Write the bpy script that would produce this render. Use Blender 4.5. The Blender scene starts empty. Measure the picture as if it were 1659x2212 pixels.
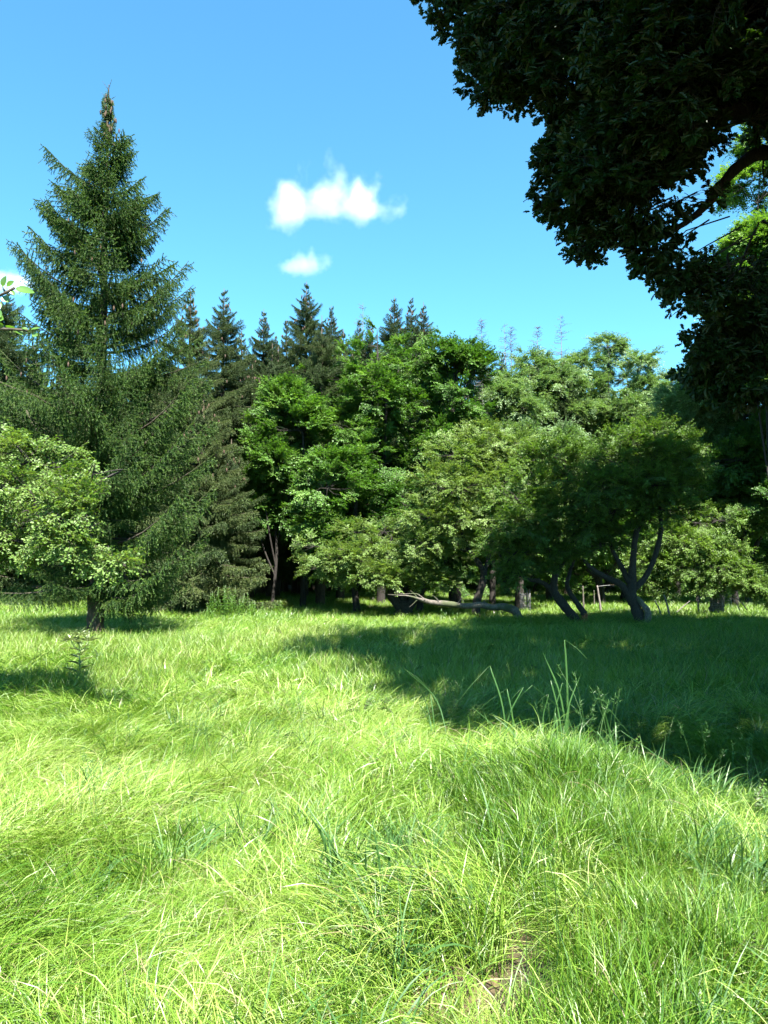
import bpy, math, random
import numpy as np
from mathutils import Vector, Matrix

R = math.radians
rng = np.random.default_rng(7)
random.seed(7)
S = bpy.context.scene
C = S.collection

# ------------------------------------------------------------------ camera, sky, sun, exposure
EYE = 1.62
PITCH = math.atan(114 / 1662.0)
cam_d = bpy.data.cameras.new("camera")
cam = bpy.data.objects.new("camera", cam_d)
C.objects.link(cam)
cam.location = (0, 0, EYE)
cam.rotation_euler = (R(90) + PITCH, 0, 0)
cam_d.sensor_fit = 'VERTICAL'
cam_d.sensor_height = 34.6
cam_d.lens = 26.0
cam_d.clip_start = 0.05
cam_d.clip_end = 6000
S.camera = cam

SHX, SHY = -0.215, 0.585                       # how far a shadow travels per metre of height
sun_vec = Vector((-SHX, -SHY, 1.0)).normalized()
EL = math.asin(sun_vec.z)
AZ = math.atan2(sun_vec.x, sun_vec.y)
w = bpy.data.worlds.new("World")
S.world = w
w.use_nodes = True
nt = w.node_tree
nt.nodes.clear()
sky = nt.nodes.new('ShaderNodeTexSky')
sky.sky_type = 'NISHITA'
sky.sun_disc = False
sky.sun_elevation = EL
sky.sun_rotation = AZ
sky.air_density = 1.0
sky.dust_density = 0.15
sky.ozone_density = 1.3
tintn = nt.nodes.new('ShaderNodeMix')
tintn.data_type = 'RGBA'; tintn.blend_type = 'MULTIPLY'
tintn.inputs[0].default_value = 1.0
tintn.inputs[7].default_value = (0.57, 1.18, 1.28, 1)
bg = nt.nodes.new('ShaderNodeBackground')
bg.inputs['Strength'].default_value = 0.05
wo = nt.nodes.new('ShaderNodeOutputWorld')
nt.links.new(sky.outputs[0], tintn.inputs[6])
nt.links.new(tintn.outputs[2], bg.inputs['Color'])
nt.links.new(bg.outputs[0], wo.inputs['Surface'])

sd = bpy.data.lights.new("sun", 'SUN')
sd.energy = 5.0
sd.angle = R(0.53)
sd.color = (1.0, 0.955, 0.88)
so = bpy.data.objects.new("sun", sd)
C.objects.link(so)
so.rotation_euler = sun_vec.to_track_quat('Z', 'Y').to_euler()
so.location = (20, -40, 60)

S.view_settings.view_transform = 'Standard'
S.view_settings.look = 'None'
S.view_settings.gamma = 1
S.view_settings.use_curve_mapping = False
S.view_settings.exposure = 2.5
cy = S.cycles
cy.max_bounces = 5
cy.diffuse_bounces = 2
cy.glossy_bounces = 1
cy.transmission_bounces = 3
cy.transparent_max_bounces = 4
cy.volume_bounces = 2
cy.caustics_reflective = False
cy.caustics_refractive = False
cy.sample_clamp_indirect = 6
cy.use_adaptive_sampling = True
cy.adaptive_threshold = 0.02

# ------------------------------------------------------------------ helpers
def at(px, py, d):
    """World point seen at photograph position (px, py) on a 1659 x 2212 picture, at forward distance d."""
    a = (px - 829.5) / 1662.0
    b = (1106.0 - py) / 1662.0
    y = math.cos(PITCH) - b * math.sin(PITCH)
    z = math.sin(PITCH) + b * math.cos(PITCH)
    return np.array([a / y * d, d, EYE + z / y * d])

def project(P):
    x, y, z = P[:, 0], P[:, 1], P[:, 2] - EYE
    f = y * math.cos(PITCH) + z * math.sin(PITCH)
    u = -y * math.sin(PITCH) + z * math.cos(PITCH)
    f = np.where(f < 0.05, 0.05, f)
    return 829.5 + x / f * 1662, 1106 - u / f * 1662

def _h(ix, iy, iz, s):
    n = (ix.astype(np.int64) * 374761393 + iy.astype(np.int64) * 668265263 + iz.astype(np.int64) * 2147483647 + s * 974634777) & 0x7fffffff
    n = ((n ^ (n >> 13)) * 1274126177) & 0x7fffffff
    n = (n ^ (n >> 16)) & 0xffff
    return n / 65535.0

def noise3(x, y, z, s=0):
    x, y, z = np.broadcast_arrays(np.asarray(x, float), np.asarray(y, float), np.asarray(z, float))
    ix, iy, iz = np.floor(x), np.floor(y), np.floor(z)
    fx, fy, fz = x - ix, y - iy, z - iz
    fx = fx * fx * (3 - 2 * fx); fy = fy * fy * (3 - 2 * fy); fz = fz * fz * (3 - 2 * fz)
    r = 0
    for a in (0, 1):
        for b in (0, 1):
            for c in (0, 1):
                wgt = (fx if a else 1 - fx) * (fy if b else 1 - fy) * (fz if c else 1 - fz)
                r = r + wgt * _h(ix + a, iy + b, iz + c, s)
    return r

def noise2(x, y, s=0):
    return noise3(x, y, np.zeros_like(np.asarray(x, float)), s)

def sstep(a, b, x):
    t = np.clip((x - a) / (b - a), 0, 1)
    return t * t * (3 - 2 * t)

def ground_z(x, y):
    x = np.asarray(x, float); y = np.asarray(y, float)
    z = 0.10 * (noise2(x / 3.1, y / 3.1, 1) - 0.5) + 0.20 * (noise2(x / 9, y / 9, 2) - 0.5) * sstep(3, 12, y)
    # the bank in front on the right, rising from the left to a crest
    cr = 4.55 - 0.35 * (x - 1.2)                       # line of the crest
    lift = sstep(-0.2, 1.0, x) * (0.36 - 0.30 * sstep(1.1, 2.4, x))
    front = np.exp(-((y - cr) / 1.35) ** 2)
    back = np.exp(-((y - cr) / 0.75) ** 2)
    z = z + lift * np.where(y < cr, front * 0.55 + 0.45 * sstep(1.0, 3.5, y), back)
    # the ditch behind the bank
    dc = 6.6 - 0.50 * (x - 1.5)
    z = z - 0.75 * np.exp(-((y - dc) / 0.75) ** 2) * sstep(1.4, 2.6, x)
    # a slight hollow in the meadow
    z = z + 0.05 * (noise2(x / 1.1, y / 1.1, 3) - 0.5)
    # worn pocket at the foot of the bank
    z = z - 0.10 * np.exp(-(((x - 0.36) / 0.16) ** 2 + ((y - 2.86) / 0.12) ** 2))
    return z

class Geo:
    def __init__(s):
        s.v = []; s.f = []; s.m = []; s.n = 0; s.a = []
    def add(s, V, F, m=0, a=0.0):
        V = np.asarray(V, float).reshape(-1, 3); F = np.asarray(F, int).reshape(-1, 3)
        s.v.append(V); s.f.append(F + s.n); s.m.append(np.full(len(F), m))
        s.a.append(np.full(len(V), a) if np.isscalar(a) else np.asarray(a, float))
        s.n += len(V)
    def mesh(s, name, mats, smooth=False):
        me = bpy.data.meshes.new(name)
        if s.n:
            V = np.concatenate(s.v); F = np.concatenate(s.f); M = np.concatenate(s.m)
            me.vertices.add(len(V)); me.vertices.foreach_set('co', V.astype(np.float32).ravel())
            me.loops.add(F.size); me.loops.foreach_set('vertex_index', F.astype(np.int32).ravel())
            me.polygons.add(len(F))
            me.polygons.foreach_set('loop_start', np.arange(0, F.size, 3, dtype=np.int32))
            me.polygons.foreach_set('material_index', M.astype(np.int32))
            if smooth:
                me.polygons.foreach_set('use_smooth', np.ones(len(F), bool))
            at_ = me.attributes.new('shade', 'FLOAT', 'POINT')
            at_.data.foreach_set('value', np.concatenate(s.a).astype(np.float32))
        for m in (mats if isinstance(mats, (list, tuple)) else [mats]):
            me.materials.append(m)
        me.update(calc_edges=True)
        return me
    def obj(s, name, mats, parent=None, smooth=False, link=True):
        o = bpy.data.objects.new(name, s.mesh(name, mats, smooth))
        if link: C.objects.link(o)
        if parent is not None: o.parent = parent
        return o

def nrm(v):
    v = np.asarray(v, float)
    return v / (np.linalg.norm(v) + 1e-9)

def tube(g, P, rad, n=6, m=0, a=0.0, cap=True, rough=0.0):
    P = np.asarray(P, float); k = len(P)
    rad = np.broadcast_to(np.asarray(rad, float), (k,))
    T = np.gradient(P, axis=0)
    T /= np.linalg.norm(T, axis=1)[:, None] + 1e-9
    up = np.array([0, 0, 1.0]) if abs(T[0][2]) < 0.9 else np.array([1.0, 0, 0])
    V = []
    U = nrm(np.cross(T[0], up))
    ang = np.arange(n) * 2 * math.pi / n
    for i in range(k):
        U = nrm(U - T[i] * np.dot(U, T[i]))
        W = np.cross(T[i], U)
        rr = rad[i] * (1 + rough * (rng.random(n) - 0.5))
        V.append(P[i] + (np.cos(ang) * rr)[:, None] * U + (np.sin(ang) * rr)[:, None] * W)
    V = np.concatenate(V)
    F = []
    for i in range(k - 1):
        for j in range(n):
            a0 = i * n + j; a1 = i * n + (j + 1) % n
            F += [(a0, a1, a1 + n), (a0, a1 + n, a0 + n)]
    if cap:
        V = np.vstack([V, P[-1] + T[-1] * rad[-1] * 0.3])
        c = len(V) - 1
        F += [((k - 1) * n + j, (k - 1) * n + (j + 1) % n, c) for j in range(n)]
    g.add(V, F, m, a)

def curve(pts, n=10):
    """Catmull-Rom through pts (rows of any width)."""
    P = np.asarray(pts, float)
    P = np.vstack([2 * P[0] - P[1], P, 2 * P[-1] - P[-2]])
    out = []
    for i in range(1, len(P) - 2):
        for t in np.linspace(0, 1, n, endpoint=False):
            out.append(0.5 * ((2 * P[i]) + (-P[i - 1] + P[i + 1]) * t + (2 * P[i - 1] - 5 * P[i] + 4 * P[i + 1] - P[i + 2]) * t ** 2
                              + (-P[i - 1] + 3 * P[i] - 3 * P[i + 1] + P[i + 2]) * t ** 3))
    out.append(P[-2])
    return np.array(out)

def empty(name, loc, label, cat, group=None, rz=0):
    o = bpy.data.objects.new(name, None)
    C.objects.link(o)
    o.location = loc
    o.rotation_euler = (0, 0, rz)
    o.empty_display_size = 0.2
    o['label'] = label; o['category'] = cat
    if group: o['group'] = group
    return o

def tag(o, label=None, cat=None, group=None, kind=None):
    for k, v in (('label', label), ('category', cat), ('group', group), ('kind', kind)):
        if v: o[k] = v
    return o

def copy_tree(o, parent=None):
    c = o.copy()
    C.objects.link(c)
    c.parent = parent
    for ch in list(o.children):
        copy_tree(ch, c)
    return c

# geometry-node scatter: vertices of a mesh carry rot / scl / idx / tint, each vertex becomes one instance
_groups = {}
def scatter_group(protos):
    key = tuple(p.name for p in protos)
    if key in _groups: return _groups[key]
    g = bpy.data.node_groups.new("scatter", 'GeometryNodeTree')
    g.interface.new_socket('Geometry', in_out='INPUT', socket_type='NodeSocketGeometry')
    g.interface.new_socket('Geometry', in_out='OUTPUT', socket_type='NodeSocketGeometry')
    N = g.nodes; L = g.links
    gi = N.new('NodeGroupInput'); go = N.new('NodeGroupOutput')
    def attr(n, t):
        a = N.new('GeometryNodeInputNamedAttribute'); a.data_type = t; a.inputs['Name'].default_value = n
        return a.outputs['Attribute']
    rot, scl, idx = attr('rot', 'FLOAT_VECTOR'), attr('scl', 'FLOAT_VECTOR'), attr('idx', 'INT')
    j = N.new('GeometryNodeJoinGeometry')
    for k, p in enumerate(protos):
        cmp_ = N.new('FunctionNodeCompare'); cmp_.data_type = 'INT'; cmp_.operation = 'EQUAL'
        L.new(idx, cmp_.inputs[2]); cmp_.inputs[3].default_value = k
        oi = N.new('GeometryNodeObjectInfo'); oi.inputs['Object'].default_value = p
        oi.inputs['As Instance'].default_value = True
        ip = N.new('GeometryNodeInstanceOnPoints')
        L.new(gi.outputs[0], ip.inputs['Points'])
        L.new(cmp_.outputs[0], ip.inputs['Selection'])
        L.new(oi.outputs['Geometry'], ip.inputs['Instance'])
        L.new(rot, ip.inputs['Rotation'])
        L.new(scl, ip.inputs['Scale'])
        L.new(ip.outputs[0], j.inputs[0])
    L.new(j.outputs[0], go.inputs[0])
    _groups[key] = g
    return g

def scatter(name, P, rot, scl, idx, tint, protos, parent=None, kind='stuff'):
    P = np.asarray(P, np.float32); n = len(P)
    me = bpy.data.meshes.new(name)
    me.vertices.add(n); me.vertices.foreach_set('co', P.ravel())
    scl = np.asarray(scl, np.float32)
    if scl.ndim == 1: scl = np.repeat(scl[:, None], 3, axis=1)
    for nm, ty, val, key in (('rot', 'FLOAT_VECTOR', np.asarray(rot, np.float32), 'vector'), ('scl', 'FLOAT_VECTOR', scl, 'vector'),
                             ('idx', 'INT', np.asarray(idx, np.int32), 'value'), ('tint', 'FLOAT', np.asarray(tint, np.float32), 'value')):
        a = me.attributes.new(nm, ty, 'POINT')
        a.data.foreach_set(key, val.ravel())
    o = bpy.data.objects.new(name, me)
    C.objects.link(o)
    if parent is not None: o.parent = parent
    md = o.modifiers.new('scatter', 'NODES'); md.node_group = scatter_group(protos)
    if kind: o['kind'] = kind
    return o

# ------------------------------------------------------------------ materials
def mat_new(name):
    m = bpy.data.materials.new(name); m.use_nodes = True
    m.node_tree.nodes.clear()
    return m, m.node_tree.nodes, m.node_tree.links

def ramp(N, stops):
    r = N.new('ShaderNodeValToRGB')
    e = r.color_ramp.elements
    while len(e) > 1: e.remove(e[0])
    e[0].position = stops[0][0]; e[0].color = (*stops[0][1], 1)
    for p, c in stops[1:]:
        x = e.new(p); x.color = (*c, 1)
    return r

def leaf_mat(name, stops, trans=0.4, tcol=(1.25, 1.25, 0.45), gloss=0.05, grough=0.35, isl=0.35, tintw=0.65, shadew=0.0, k=0.72):
    """Leaf or blade: diffuse + translucent + a thin sheen; colour from instance tint, a random value per leaf and the mesh's shade."""
    stops = [(p_, tuple(v_ * k for v_ in c_)) for p_, c_ in stops]
    m, N, L = mat_new(name)
    ge = N.new('ShaderNodeNewGeometry')
    at_ = N.new('ShaderNodeAttribute'); at_.attribute_type = 'INSTANCER'; at_.attribute_name = 'tint'
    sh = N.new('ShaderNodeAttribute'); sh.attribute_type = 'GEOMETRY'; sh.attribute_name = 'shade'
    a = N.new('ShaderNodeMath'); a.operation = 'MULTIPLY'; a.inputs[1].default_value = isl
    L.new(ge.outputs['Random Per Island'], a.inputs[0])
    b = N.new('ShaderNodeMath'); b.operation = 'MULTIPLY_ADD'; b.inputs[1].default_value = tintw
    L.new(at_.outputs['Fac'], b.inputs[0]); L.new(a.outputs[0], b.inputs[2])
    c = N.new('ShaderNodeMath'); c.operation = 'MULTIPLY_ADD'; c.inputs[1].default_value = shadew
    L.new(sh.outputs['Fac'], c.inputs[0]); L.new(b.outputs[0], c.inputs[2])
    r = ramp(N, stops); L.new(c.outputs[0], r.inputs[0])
    d = N.new('ShaderNodeBsdfDiffuse'); L.new(r.outputs[0], d.inputs[0])
    mx = N.new('ShaderNodeMix'); mx.data_type = 'RGBA'; mx.blend_type = 'MULTIPLY'; mx.inputs[0].default_value = 1
    L.new(r.outputs[0], mx.inputs[6]); mx.inputs[7].default_value = (*tcol, 1)
    t = N.new('ShaderNodeBsdfTranslucent'); L.new(mx.outputs[2], t.inputs[0])
    ms = N.new('ShaderNodeMixShader'); ms.inputs[0].default_value = trans
    L.new(d.outputs[0], ms.inputs[1]); L.new(t.outputs[0], ms.inputs[2])
    g = N.new('ShaderNodeBsdfGlossy'); g.inputs['Roughness'].default_value = grough; g.inputs[0].default_value = (1, 1, 1, 1)
    m2 = N.new('ShaderNodeMixShader'); m2.inputs[0].default_value = gloss
    L.new(ms.outputs[0], m2.inputs[1]); L.new(g.outputs[0], m2.inputs[2])
    o = N.new('ShaderNodeOutputMaterial'); L.new(m2.outputs[0], o.inputs[0])
    return m

def bark_mat(name, c1, c2, scale=8, bump=0.5, moss=None, stretch=4.0):
    c1 = tuple(v_ * .65 for v_ in c1); c2 = tuple(v_ * .65 for v_ in c2)
    m, N, L = mat_new(name)
    tc = N.new('ShaderNodeTexCoord'); mp = N.new('ShaderNodeMapping'); mp.inputs['Scale'].default_value = (stretch, stretch, 1)
    L.new(tc.outputs['Object'], mp.inputs[0])
    n1 = N.new('ShaderNodeTexNoise'); n1.inputs['Scale'].default_value = scale; n1.inputs['Detail'].default_value = 6
    L.new(mp.outputs[0], n1.inputs[0])
    r = ramp(N, [(0.3, c1), (0.7, c2)]); L.new(n1.outputs[0], r.inputs[0])
    col = r.outputs[0]
    if moss:
        n2 = N.new('ShaderNodeTexNoise'); n2.inputs['Scale'].default_value = 3
        L.new(tc.outputs['Object'], n2.inputs[0])
        r2 = ramp(N, [(0.48, (0, 0, 0)), (0.62, (1, 1, 1))]); L.new(n2.outputs[0], r2.inputs[0])
        mx = N.new('ShaderNodeMix'); mx.data_type = 'RGBA'
        L.new(r2.outputs[0], mx.inputs[0]); L.new(col, mx.inputs[6]); mx.inputs[7].default_value = (*moss, 1)
        col = mx.outputs[2]
    bu = N.new('ShaderNodeBump'); bu.inputs['Strength'].default_value = bump; bu.inputs['Distance'].default_value = 0.02
    L.new(n1.outputs[0], bu.inputs['Height'])
    p = N.new('ShaderNodeBsdfPrincipled'); p.inputs['Roughness'].default_value = 0.9
    L.new(col, p.inputs['Base Color']); L.new(bu.outputs[0], p.inputs['Normal'])
    o = N.new('ShaderNodeOutputMaterial'); L.new(p.outputs[0], o.inputs[0])
    return m

M = {}
M['bark_dark'] = bark_mat('dark_bark', (0.010, 0.008, 0.006), (0.050, 0.040, 0.030), 14, 1.0)
M['bark_spruce'] = bark_mat('spruce_bark', (0.045, 0.030, 0.018), (0.12, 0.088, 0.055), 10, 0.7)
M['bark_grey'] = bark_mat('grey_bark', (0.045, 0.038, 0.030), (0.24, 0.21, 0.17), 14, 1.0, (0.05, 0.06, 0.025))
M['bark_pale'] = bark_mat('pale_bare_wood', (0.13, 0.11, 0.095), (0.30, 0.26, 0.23), 10, 0.5)
M['bark_dead'] = bark_mat('dead_spruce_bark', (0.07, 0.06, 0.06), (0.17, 0.145, 0.14), 10, 0.5)
M['bark_red'] = bark_mat('rotten_red_wood', (0.12, 0.035, 0.012), (0.38, 0.13, 0.05), 12, 0.8)
M['twig'] = bark_mat('twig_bark', (0.030, 0.024, 0.016), (0.10, 0.08, 0.05), 20, 0.2)
M['cone'] = bark_mat('spruce_cones', (0.06, 0.035, 0.02), (0.14, 0.085, 0.05), 30, 0.4)
M['steel'] = bark_mat('galvanised_wire', (0.25, 0.25, 0.24), (0.45, 0.45, 0.43), 30, 0.1)
M['straw'] = leaf_mat('dry_straw', [(0, (0.20, 0.17, 0.07)), (1, (0.32, 0.28, 0.14))], 0.3, (1, 1, 0.8))

M['oak'] = leaf_mat('oak_leaves', [(0, (0.020, 0.046, 0.010)), (0.6, (0.032, 0.075, 0.013)), (1, (0.08, 0.16, 0.022))], 0.36, (1.2, 1.3, 0.35), 0.03, 0.4)
M['apple'] = leaf_mat('apple_leaves', [(0, (0.06, 0.12, 0.022)), (0.55, (0.10, 0.19, 0.035)), (1, (0.19, 0.30, 0.06))], 0.42, (1.15, 1.2, 0.4), 0.015, 0.45, k=0.85)
M['apple_pale'] = leaf_mat('pale_apple_leaves', [(0, (0.075, 0.15, 0.026)), (0.55, (0.13, 0.23, 0.045)), (1, (0.24, 0.35, 0.10))], 0.42, (1.15, 1.15, 0.4), 0.015, 0.45, k=0.78)
M['broad'] = leaf_mat('broad_leaves', [(0, (0.030, 0.085, 0.014)), (0.55, (0.085, 0.190, 0.028)), (1, (0.19, 0.32, 0.05))], 0.40, (1.1, 1.25, 0.4), 0.015, 0.5, k=0.88)
M['ash'] = leaf_mat('ash_leaves', [(0, (0.10, 0.20, 0.06)), (0.55, (0.19, 0.33, 0.11)), (1, (0.32, 0.46, 0.19))], 0.40, (1.1, 1.15, 0.5), 0.03, 0.5)
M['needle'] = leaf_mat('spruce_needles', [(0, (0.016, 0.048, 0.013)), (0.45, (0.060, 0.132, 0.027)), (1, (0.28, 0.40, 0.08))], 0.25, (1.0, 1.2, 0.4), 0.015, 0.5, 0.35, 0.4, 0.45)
M['needle_far'] = leaf_mat('far_spruce_needles', [(0, (0.024, 0.050, 0.018)), (0.5, (0.055, 0.100, 0.030)), (1, (0.15, 0.19, 0.06))], 0.25, (1.0, 1.15, 0.5), 0.015, 0.5, 0.35, 0.5, 0.3)
M['weed'] = leaf_mat('weed_leaves', [(0, (0.10, 0.22, 0.04)), (1, (0.22, 0.40, 0.08))], 0.40, (1.2, 1.2, 0.4), 0.05)
M['bigleaf'] = leaf_mat('near_leaves', [(0, (0.09, 0.21, 0.03)), (1, (0.15, 0.30, 0.05))], 0.45, (1.2, 1.3, 0.3), 0.06, 0.3, 1.0)
M['grass'] = leaf_mat('meadow_grass', [(0, (0.034, 0.110, 0.006)), (0.28, (0.085, 0.215, 0.011)), (0.55, (0.175, 0.325, 0.025)), (0.8, (0.32, 0.45, 0.075)), (1, (0.48, 0.54, 0.19))],
                     0.30, (1.1, 1.2, 0.35), 0.03, 0.45, 0.56, 0.52, 0.06, k=0.65)
M['grass_wide'] = leaf_mat('broad_bladed_grass', [(0, (0.045, 0.13, 0.03)), (0.5, (0.09, 0.21, 0.045)), (1, (0.18, 0.31, 0.09))], 0.30, (1.1, 1.15, 0.4), 0.025, 0.45, 0.5, 0.5, k=0.64)

M['thistle'] = leaf_mat('thistle_leaves', [(0, (0.22, 0.30, 0.12)), (1, (0.36, 0.42, 0.22))], 0.3, (1.1, 1.1, 0.6), 0.05)

# soil
m, N, L = mat_new('soil_and_thatch')
tc = N.new('ShaderNodeTexCoord')
n1 = N.new('ShaderNodeTexNoise'); n1.inputs['Scale'].default_value = 1.1; n1.inputs['Detail'].default_value = 8
n2 = N.new('ShaderNodeTexNoise'); n2.inputs['Scale'].default_value = 35; n2.inputs['Detail'].default_value = 6
L.new(tc.outputs['Object'], n1.inputs[0]); L.new(tc.outputs['Object'], n2.inputs[0])
r1 = ramp(N, [(0.40, (0.018, 0.030, 0.008)), (0.62, (0.15, 0.092, 0.052))]); L.new(n1.outputs[0], r1.inputs[0])
r2 = ramp(N, [(0.35, (0.45, 0.45, 0.45)), (0.7, (1.35, 1.3, 1.2))]); L.new(n2.outputs[0], r2.inputs[0])
mx = N.new('ShaderNodeMix'); mx.data_type = 'RGBA'; mx.blend_type = 'MULTIPLY'; mx.inputs[0].default_value = 1
L.new(r1.outputs[0], mx.inputs[6]); L.new(r2.outputs[0], mx.inputs[7])
bu = N.new('ShaderNodeBump'); bu.inputs['Strength'].default_value = 0.8; bu.inputs['Distance'].default_value = 0.03
L.new(n2.outputs[0], bu.inputs['Height'])
p = N.new('ShaderNodeBsdfPrincipled'); p.inputs['Roughness'].default_value = 1.0
L.new(mx.outputs[2], p.inputs['Base Color']); L.new(bu.outputs[0], p.inputs['Normal'])
o = N.new('ShaderNodeOutputMaterial'); L.new(p.outputs[0], o.inputs[0])
M['soil'] = m

# ------------------------------------------------------------------ ground
def build_ground():
    u = np.linspace(-1, 1, 241)
    X = np.sign(u) * (np.abs(u) * 14 + np.abs(u) ** 7 * 500)
    v = np.linspace(0, 1, 261)
    Y = -10 + v * 42 + v ** 9 * 700
    gx, gy = np.meshgrid(X, Y)
    gz = ground_z(gx, gy) * 1.0
    V = np.stack([gx, gy, gz], -1).reshape(-1, 3)
    nx, ny = len(X), len(Y)
    i = np.arange(nx - 1)[None, :] + np.arange(ny - 1)[:, None] * nx
    i = i.ravel()
    F = np.concatenate([np.stack([i, i + 1, i + 1 + nx], 1), np.stack([i, i + 1 + nx, i + nx], 1)])
    g = Geo(); g.add(V, F)
    o = g.obj('ground', M['soil'], smooth=True)
    o['kind'] = 'structure'
    o['label'] = 'meadow soil rising to a low bank beside a ditch'
build_ground()

# ------------------------------------------------------------------ grass
def blade(g, root, yaw, L, wd, up0, bend, seg=5, m=0, a=0.0, twist=0.0, flop=0.0):
    """Ribbon: starts at elevation up0 and bends down by bend radians over its length."""
    p = np.array(root, float); el = up0; V = []
    for i in range(seg + 1):
        t = i / seg
        hd = np.array([math.cos(yaw), math.sin(yaw), 0])
        d = hd * math.cos(el) + np.array([0, 0, 1]) * math.sin(el)
        s = np.array([-math.sin(yaw), math.cos(yaw), 0])
        nn = np.cross(d, s)
        tw = twist * t + 0.4
        s2 = s * math.cos(tw) + nn * math.sin(tw)
        ww = wd * (0.55 + 0.45 * math.sin(min(t * 2.2, 1.0) * math.pi / 2)) * (1 - t ** 3)
        V += [p - s2 * ww / 2, p + s2 * ww / 2]
        el -= bend / seg * (0.6 + 0.8 * t)
        if el < -0.5: el = -0.5
        if p[2] < 0.03 and el < 0: el = 0.05
        yaw += flop / seg
        p = p + d * L / seg
    V = V[:-1]; V[-1] = (V[-1] + (p - d * L / seg)) / 2
    F = []
    for i in range(seg):
        b = 2 * i
        if i < seg - 1: F += [(b, b + 1, b + 3), (b, b + 3, b + 2)]
        else: F += [(b, b + 1, b + 2)]
    g.add(V, F, m, a)

def tuft(name, seed, n, R0, L, wd, up, bend, yawsd, seg=5, mat='grass', straw=0.025):
    rs = np.random.default_rng(seed)
    g = Geo()
    for i in range(n):
        r = R0 * math.sqrt(rs.random()); th = rs.random() * 6.283
        ln = L * rs.uniform(0.55, 1.15)
        blade(g, (r * math.cos(th), r * math.sin(th), -0.03), rs.normal(0, yawsd), ln, wd * rs.uniform(0.6, 1.3),
              rs.uniform(*up), rs.uniform(*bend), seg, 1 if rs.random() < straw else 0, rs.random(), rs.uniform(-1.5, 1.5), rs.normal(0, 0.5))
    return g.obj(name, [M[mat], M['straw']], link=False)

lodged = [tuft('lodged_tuft', 10 + k, 100, 0.14, 0.40, 0.0036, (0.30, 1.4), (1.2, 3.2), 0.75, 6) for k in range(4)]
upright = [tuft('upright_tuft', 20 + k, 75, 0.10, 0.30, 0.0038, (1.0, 1.6), (0.3, 1.7), 1.6, 5) for k in range(4)]
midl = [tuft('mid_tuft', 30 + k, 80, 0.24, 0.42, 0.0075, (0.4, 1.4), (1.2, 2.8), 0.8, 4) for k in range(3)]
midu = [tuft('mid_upright_tuft', 40 + k, 70, 0.20, 0.36, 0.0070, (0.9, 1.6), (0.4, 1.6), 1.6, 4) for k in range(3)]
farl = [tuft('far_tuft', 50 + k, 80, 0.40, 0.34, 0.013, (0.7, 1.5), (0.6, 1.9), 1.2, 3) for k in range(3)]

coarse = [tuft('coarse_tuft', 60 + k, 46, 0.11, 0.42, 0.0085, (0.95, 1.55), (0.4, 2.2), 1.7, 7, 'grass_wide', 0.0) for k in range(4)]

def stalk_tuft(name, seed):
    rs = np.random.default_rng(seed); g = Geo()
    for i in range(5):
        b = np.array([rs.normal(0, .06), rs.normal(0, .06), 0]); h = rs.uniform(.45, .75); th = rs.uniform(0, 6.28); ln = rs.uniform(.05, .22)
        P = curve([b, b + [math.cos(th) * ln * .3, math.sin(th) * ln * .3, h * .6], b + [math.cos(th) * ln, math.sin(th) * ln, h]], 4)
        tube(g, P, np.linspace(.0022, .001, len(P)), 3)
        for j in range(26):
            t = 1 - .22 * rs.random(); k = t * (len(P) - 1); q = P[int(k) - (int(k) == len(P) - 1)]
            p_ = P[-1] - (P[-1] - P[0]) * (1 - t) * .8
            v = rs.normal(size=3); v[2] = abs(v[2]) + .4; v = nrm(v) * rs.uniform(.015, .035)
            s_ = nrm(rs.normal(size=3)) * .0022
            g.add([p_ + v * .4 - s_, p_ + v * .4 + s_, p_ + v * 1.5], [(0, 1, 2)], 0, 1)
    return g.obj(name, [M['grass_wide']], link=False)
stalks = [stalk_tuft('seed_stalks', 70 + k) for k in range(3)]

def flow(x, y):
    a = 6.5 * noise2(x / 1.9 + 9, y / 1.9, 11) + 4.5 * noise2(x / 0.6, y / 0.6, 12) - 4.6
    return a

def grass_points(n, x0, x1, y0, y1, seed):
    rs = np.random.default_rng(seed)
    x = rs.uniform(x0, x1, n); y = rs.uniform(y0, y1, n)
    return x, y, rs

def wedge(x, y, m=1.5):
    return np.abs(x) < 0.53 * y + m

def bare(x, y):
    """0 where soil shows through (the worn pocket, the ditch bed), 1 elsewhere."""
    b = 1 - 0.97 * np.exp(-(((x - 0.40) / 0.36) ** 2 + ((y - 2.86) / 0.24) ** 2) ** 2)
    dc = 6.3 - 0.50 * (x - 1.5)
    b = b * (1 - 0.8 * np.exp(-((y - dc) / 0.55) ** 2) * sstep(2.0, 2.6, x) * (1 - sstep(4.2, 5.0, x)))
    return b

TINTN = lambda x, y: 0.55 * noise2(x / 1.7, y / 1.7, 21) + 0.45 * noise2(x / 0.5, y / 0.5, 22)

def bank(x, y):
    return sstep(0.1, 1.0, x + 0.25 * (noise2(x * 1.5, y * 1.5, 31) - 0.5)) * (1 - sstep(5.6, 6.6, y + 0.35 * np.minimum(x, 3)))

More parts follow.
